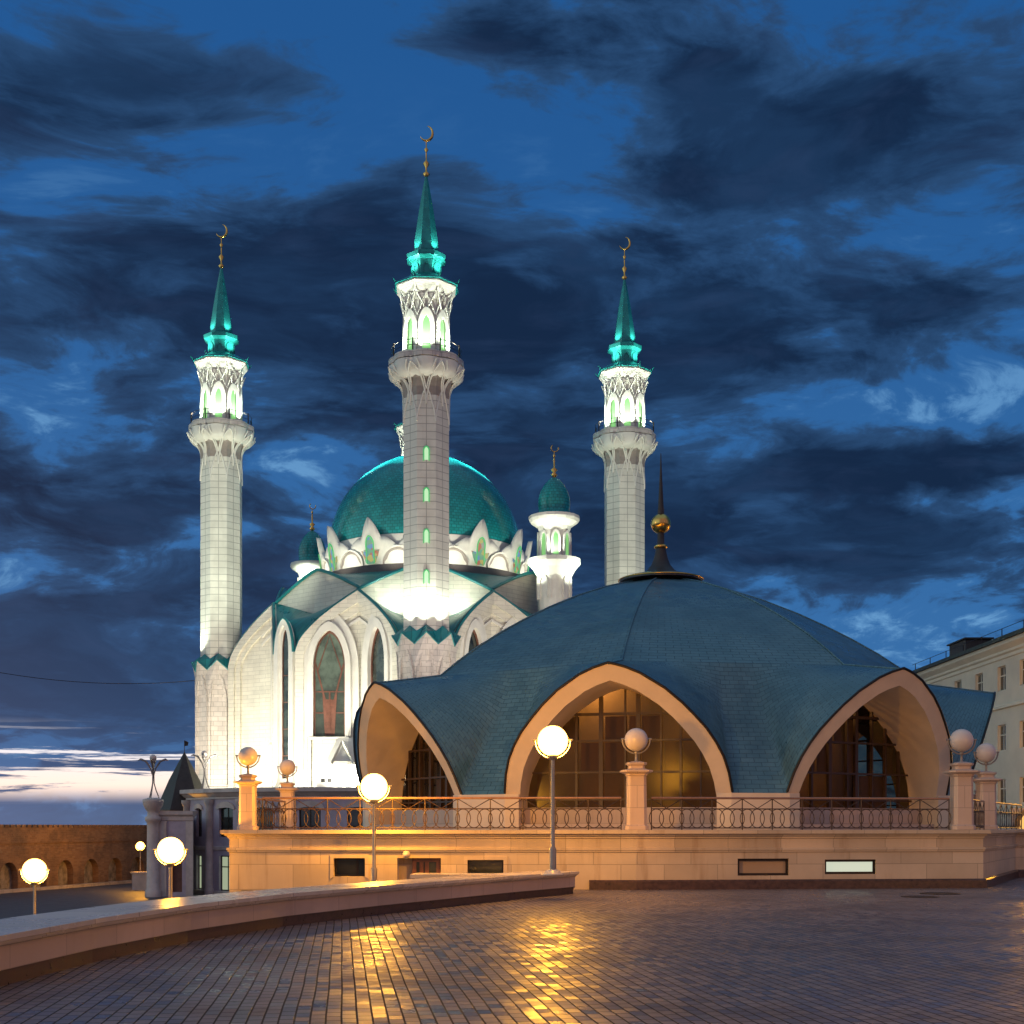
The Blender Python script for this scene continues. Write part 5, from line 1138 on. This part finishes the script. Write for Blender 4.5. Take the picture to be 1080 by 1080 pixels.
# ================================================================== FLOODLIGHTS
COOL = (.90, 1.0, .82); WARMW = (1.0, .95, .80); TEALW = (.75, 1.0, .95)
def out_dir(k, add=0): a = R(A0 + 90 * k + add); return Vector((cos(a), sin(a), 0))
for k, p in enumerate(MIN):
    dirs = [R(-90 + x) for x in (-70, -12, 12, 70)] if k != 2 else [R(-90)]
    if k in (0, 1, 3):   # balcony floods on the lantern
        for a in (-62, 0, 62):
            v = Vector((cos(R(-90 + a)), sin(R(-90 + a)), 0)); light('balcony_flood', 'SPOT', p + v * 2.7 + Vector((0, 0, 39.75)), 1200, COOL, p + v * 1.2 + Vector((0, 0, 44.2)), .12, 120, .8)
    else:
        light('balcony_flood', 'SPOT', p + Vector((-2.1, -1.6, 39.8)), 1300, COOL, p + Vector((-.8, -.6, 44.0)), .12, 110, .8)
    for a in (-50, 50):   # eave floods on the spire
        v = Vector((cos(R(-90 + a)), sin(R(-90 + a)), 0)); light('eave_flood', 'SPOT', p + v * 2.1 + Vector((0, 0, 46.0)), 450, COOL, p + v * .4 + Vector((0, 0, 49.4)), .1, 100, .8)
for p in MIN:
    for a in (-45, 45):
        v = Vector((cos(R(-90 + a)), sin(R(-90 + a)), 0)); light('spire_flood', 'SPOT', p + v * 1.46 + Vector((0, 0, 47.95)), 300, COOL, p + v * .5 + Vector((0, 0, 51.2)), .06, 90, .9)
# shaft base floods on the collars
for k, sgn in ((0, (-40, 0, 40)), (1, (-55, 0)), (3, (-60, 60))):
    p = MIN[k]
    for a in sgn:
        v = Vector((cos(R(-90 + a)), sin(R(-90 + a)), 0)); light('collar_flood', 'SPOT', p + v * 2.75 + Vector((0, 0, 17.6)), {0: 1300, 1: 700, 3: 900}[k], COOL, p + v * 1.75 + Vector((0, 0, 21.5)), .15, 95, .9)
# long throw floods from the podium to the side minarets and the facades
light('minaret_flood', 'SPOT', (-40, 105, 6), 19000, COOL, MIN[3] + Vector((0, 0, 31)), .4, 34, .6)
light('minaret_flood', 'SPOT', (-16, 106.5, 18), 9000, COOL, MIN[3] + Vector((0, 0, 30)), .4, 50, .8)
light('minaret_flood', 'SPOT', (20, 104, 6), 20000, COOL, MIN[1] + Vector((0, 0, 30)), .4, 36, .6)
light('minaret_flood', 'SPOT', (-4, 90, 4), 10000, (1, .86, .74), MIN[0] + Vector((0, 0, 29)), .4, 60, .8)
for x, y, e, tx, ty, tz in ((-24, 107.5, 4200, -19, 116, 11), (-19.0, 106.2, 4200, -15.5, 114.5, 11), (-13.5, 105.5, 3500, -12.5, 114, 11), (-9.5, 105.5, 1500, -10, 112, 12), (-29.0, 116, 4800, -24.5, 124, 11), (2, 104, 4200, -1.0, 113, 14), (6, 105, 3000, 5, 116, 14)):
    light('facade_flood', 'SPOT', (x, y, 4.9), e, (1, .94, .76), (tx, ty, tz), .25, 110, .8)
# lunette and drum floods
light('roof_flood', 'SPOT', pol(15.8, A0, 20.0) + Vector((-2.6, 0, 0)), 600, COOL, pol(13, A0 - 12, 22.6), .15, 120, .8)
light('roof_flood', 'SPOT', pol(15.8, A0, 20.0) + Vector((2.6, 0, 0)), 600, COOL, pol(13, A0 + 12, 22.6), .15, 120, .8)
for a in (-75, -45, -15, 15, 45, 75): light('drum_flood', 'SPOT', pol(12.4, A0 + a, 24.3), 560, (1, .98, .80), pol(9.6, A0 + a, 27.4), .12, 115, .8)
for sx in (-1, 1):
    light('dome_flood', 'SPOT', MIN[0] + Vector((sx * 3.0, 1.6, 41)), 30000, TEALW, MC + Vector((sx * 1.5, -1, 36.3)), .2, 24, .9)
for k, (e, tz) in ((1, (90000, 33.6)), (3, (90000, 33.6)), (2, (80000, 35.0))):
    light('dome_flood', 'SPOT', MIN[k] + (MC - MIN[k]).normalized() * 3.2 + Vector((0, 0, 41)), e, TEALW, MC + Vector((0, 0, tz)) + (MIN[k] - MC).normalized() * 1.5 + Vector((0, -2, 0)), .2, 22, .8)
for p in TUR:
    for a in (-60, 60) : v = Vector((cos(R(-90 + a)), sin(R(-90 + a)), 0)); light('turret_flood', 'SPOT', p + v * (3.6 if p is TUR[0] else 2.2) + Vector((0, 0, 22.6 if p is TUR[0] else 25.4)), (900 if p is TUR[0] else 2200), COOL, p + Vector((0, 0, 26.0)), .15, 90, .8)
light('turret_flood', 'SPOT', TUR[1] + Vector((-.6, -3.4, 26.2)), 1500, COOL, TUR[1] + Vector((0, 0, 27.8)), .1, 80, .8)
light('turret_flood', 'SPOT', TUR[0] + Vector((0, -2.2, 25.15)), 350, COOL, TUR[0] + Vector((0, -1.2, 27.6)), .1, 120, .8)

# overhead cable from beyond the left edge to the minaret base
mb = MB(); a_ = P(-60, 697, 120); b_ = Vector((MIN[3].x - 2.2, MIN[3].y, 15.4)); mb.tube([a_.lerp(b_, i / 14) + Vector((0, 0, -1.0 * (1 - (2 * i / 14 - 1) ** 2))) for i in range(15)], .028, 4)
cbm = mb.build('overhead_cable', 'darkmetal', off=a_); tagit(cbm, 'thin dark cable sagging across the left sky to the minaret', 'cable')
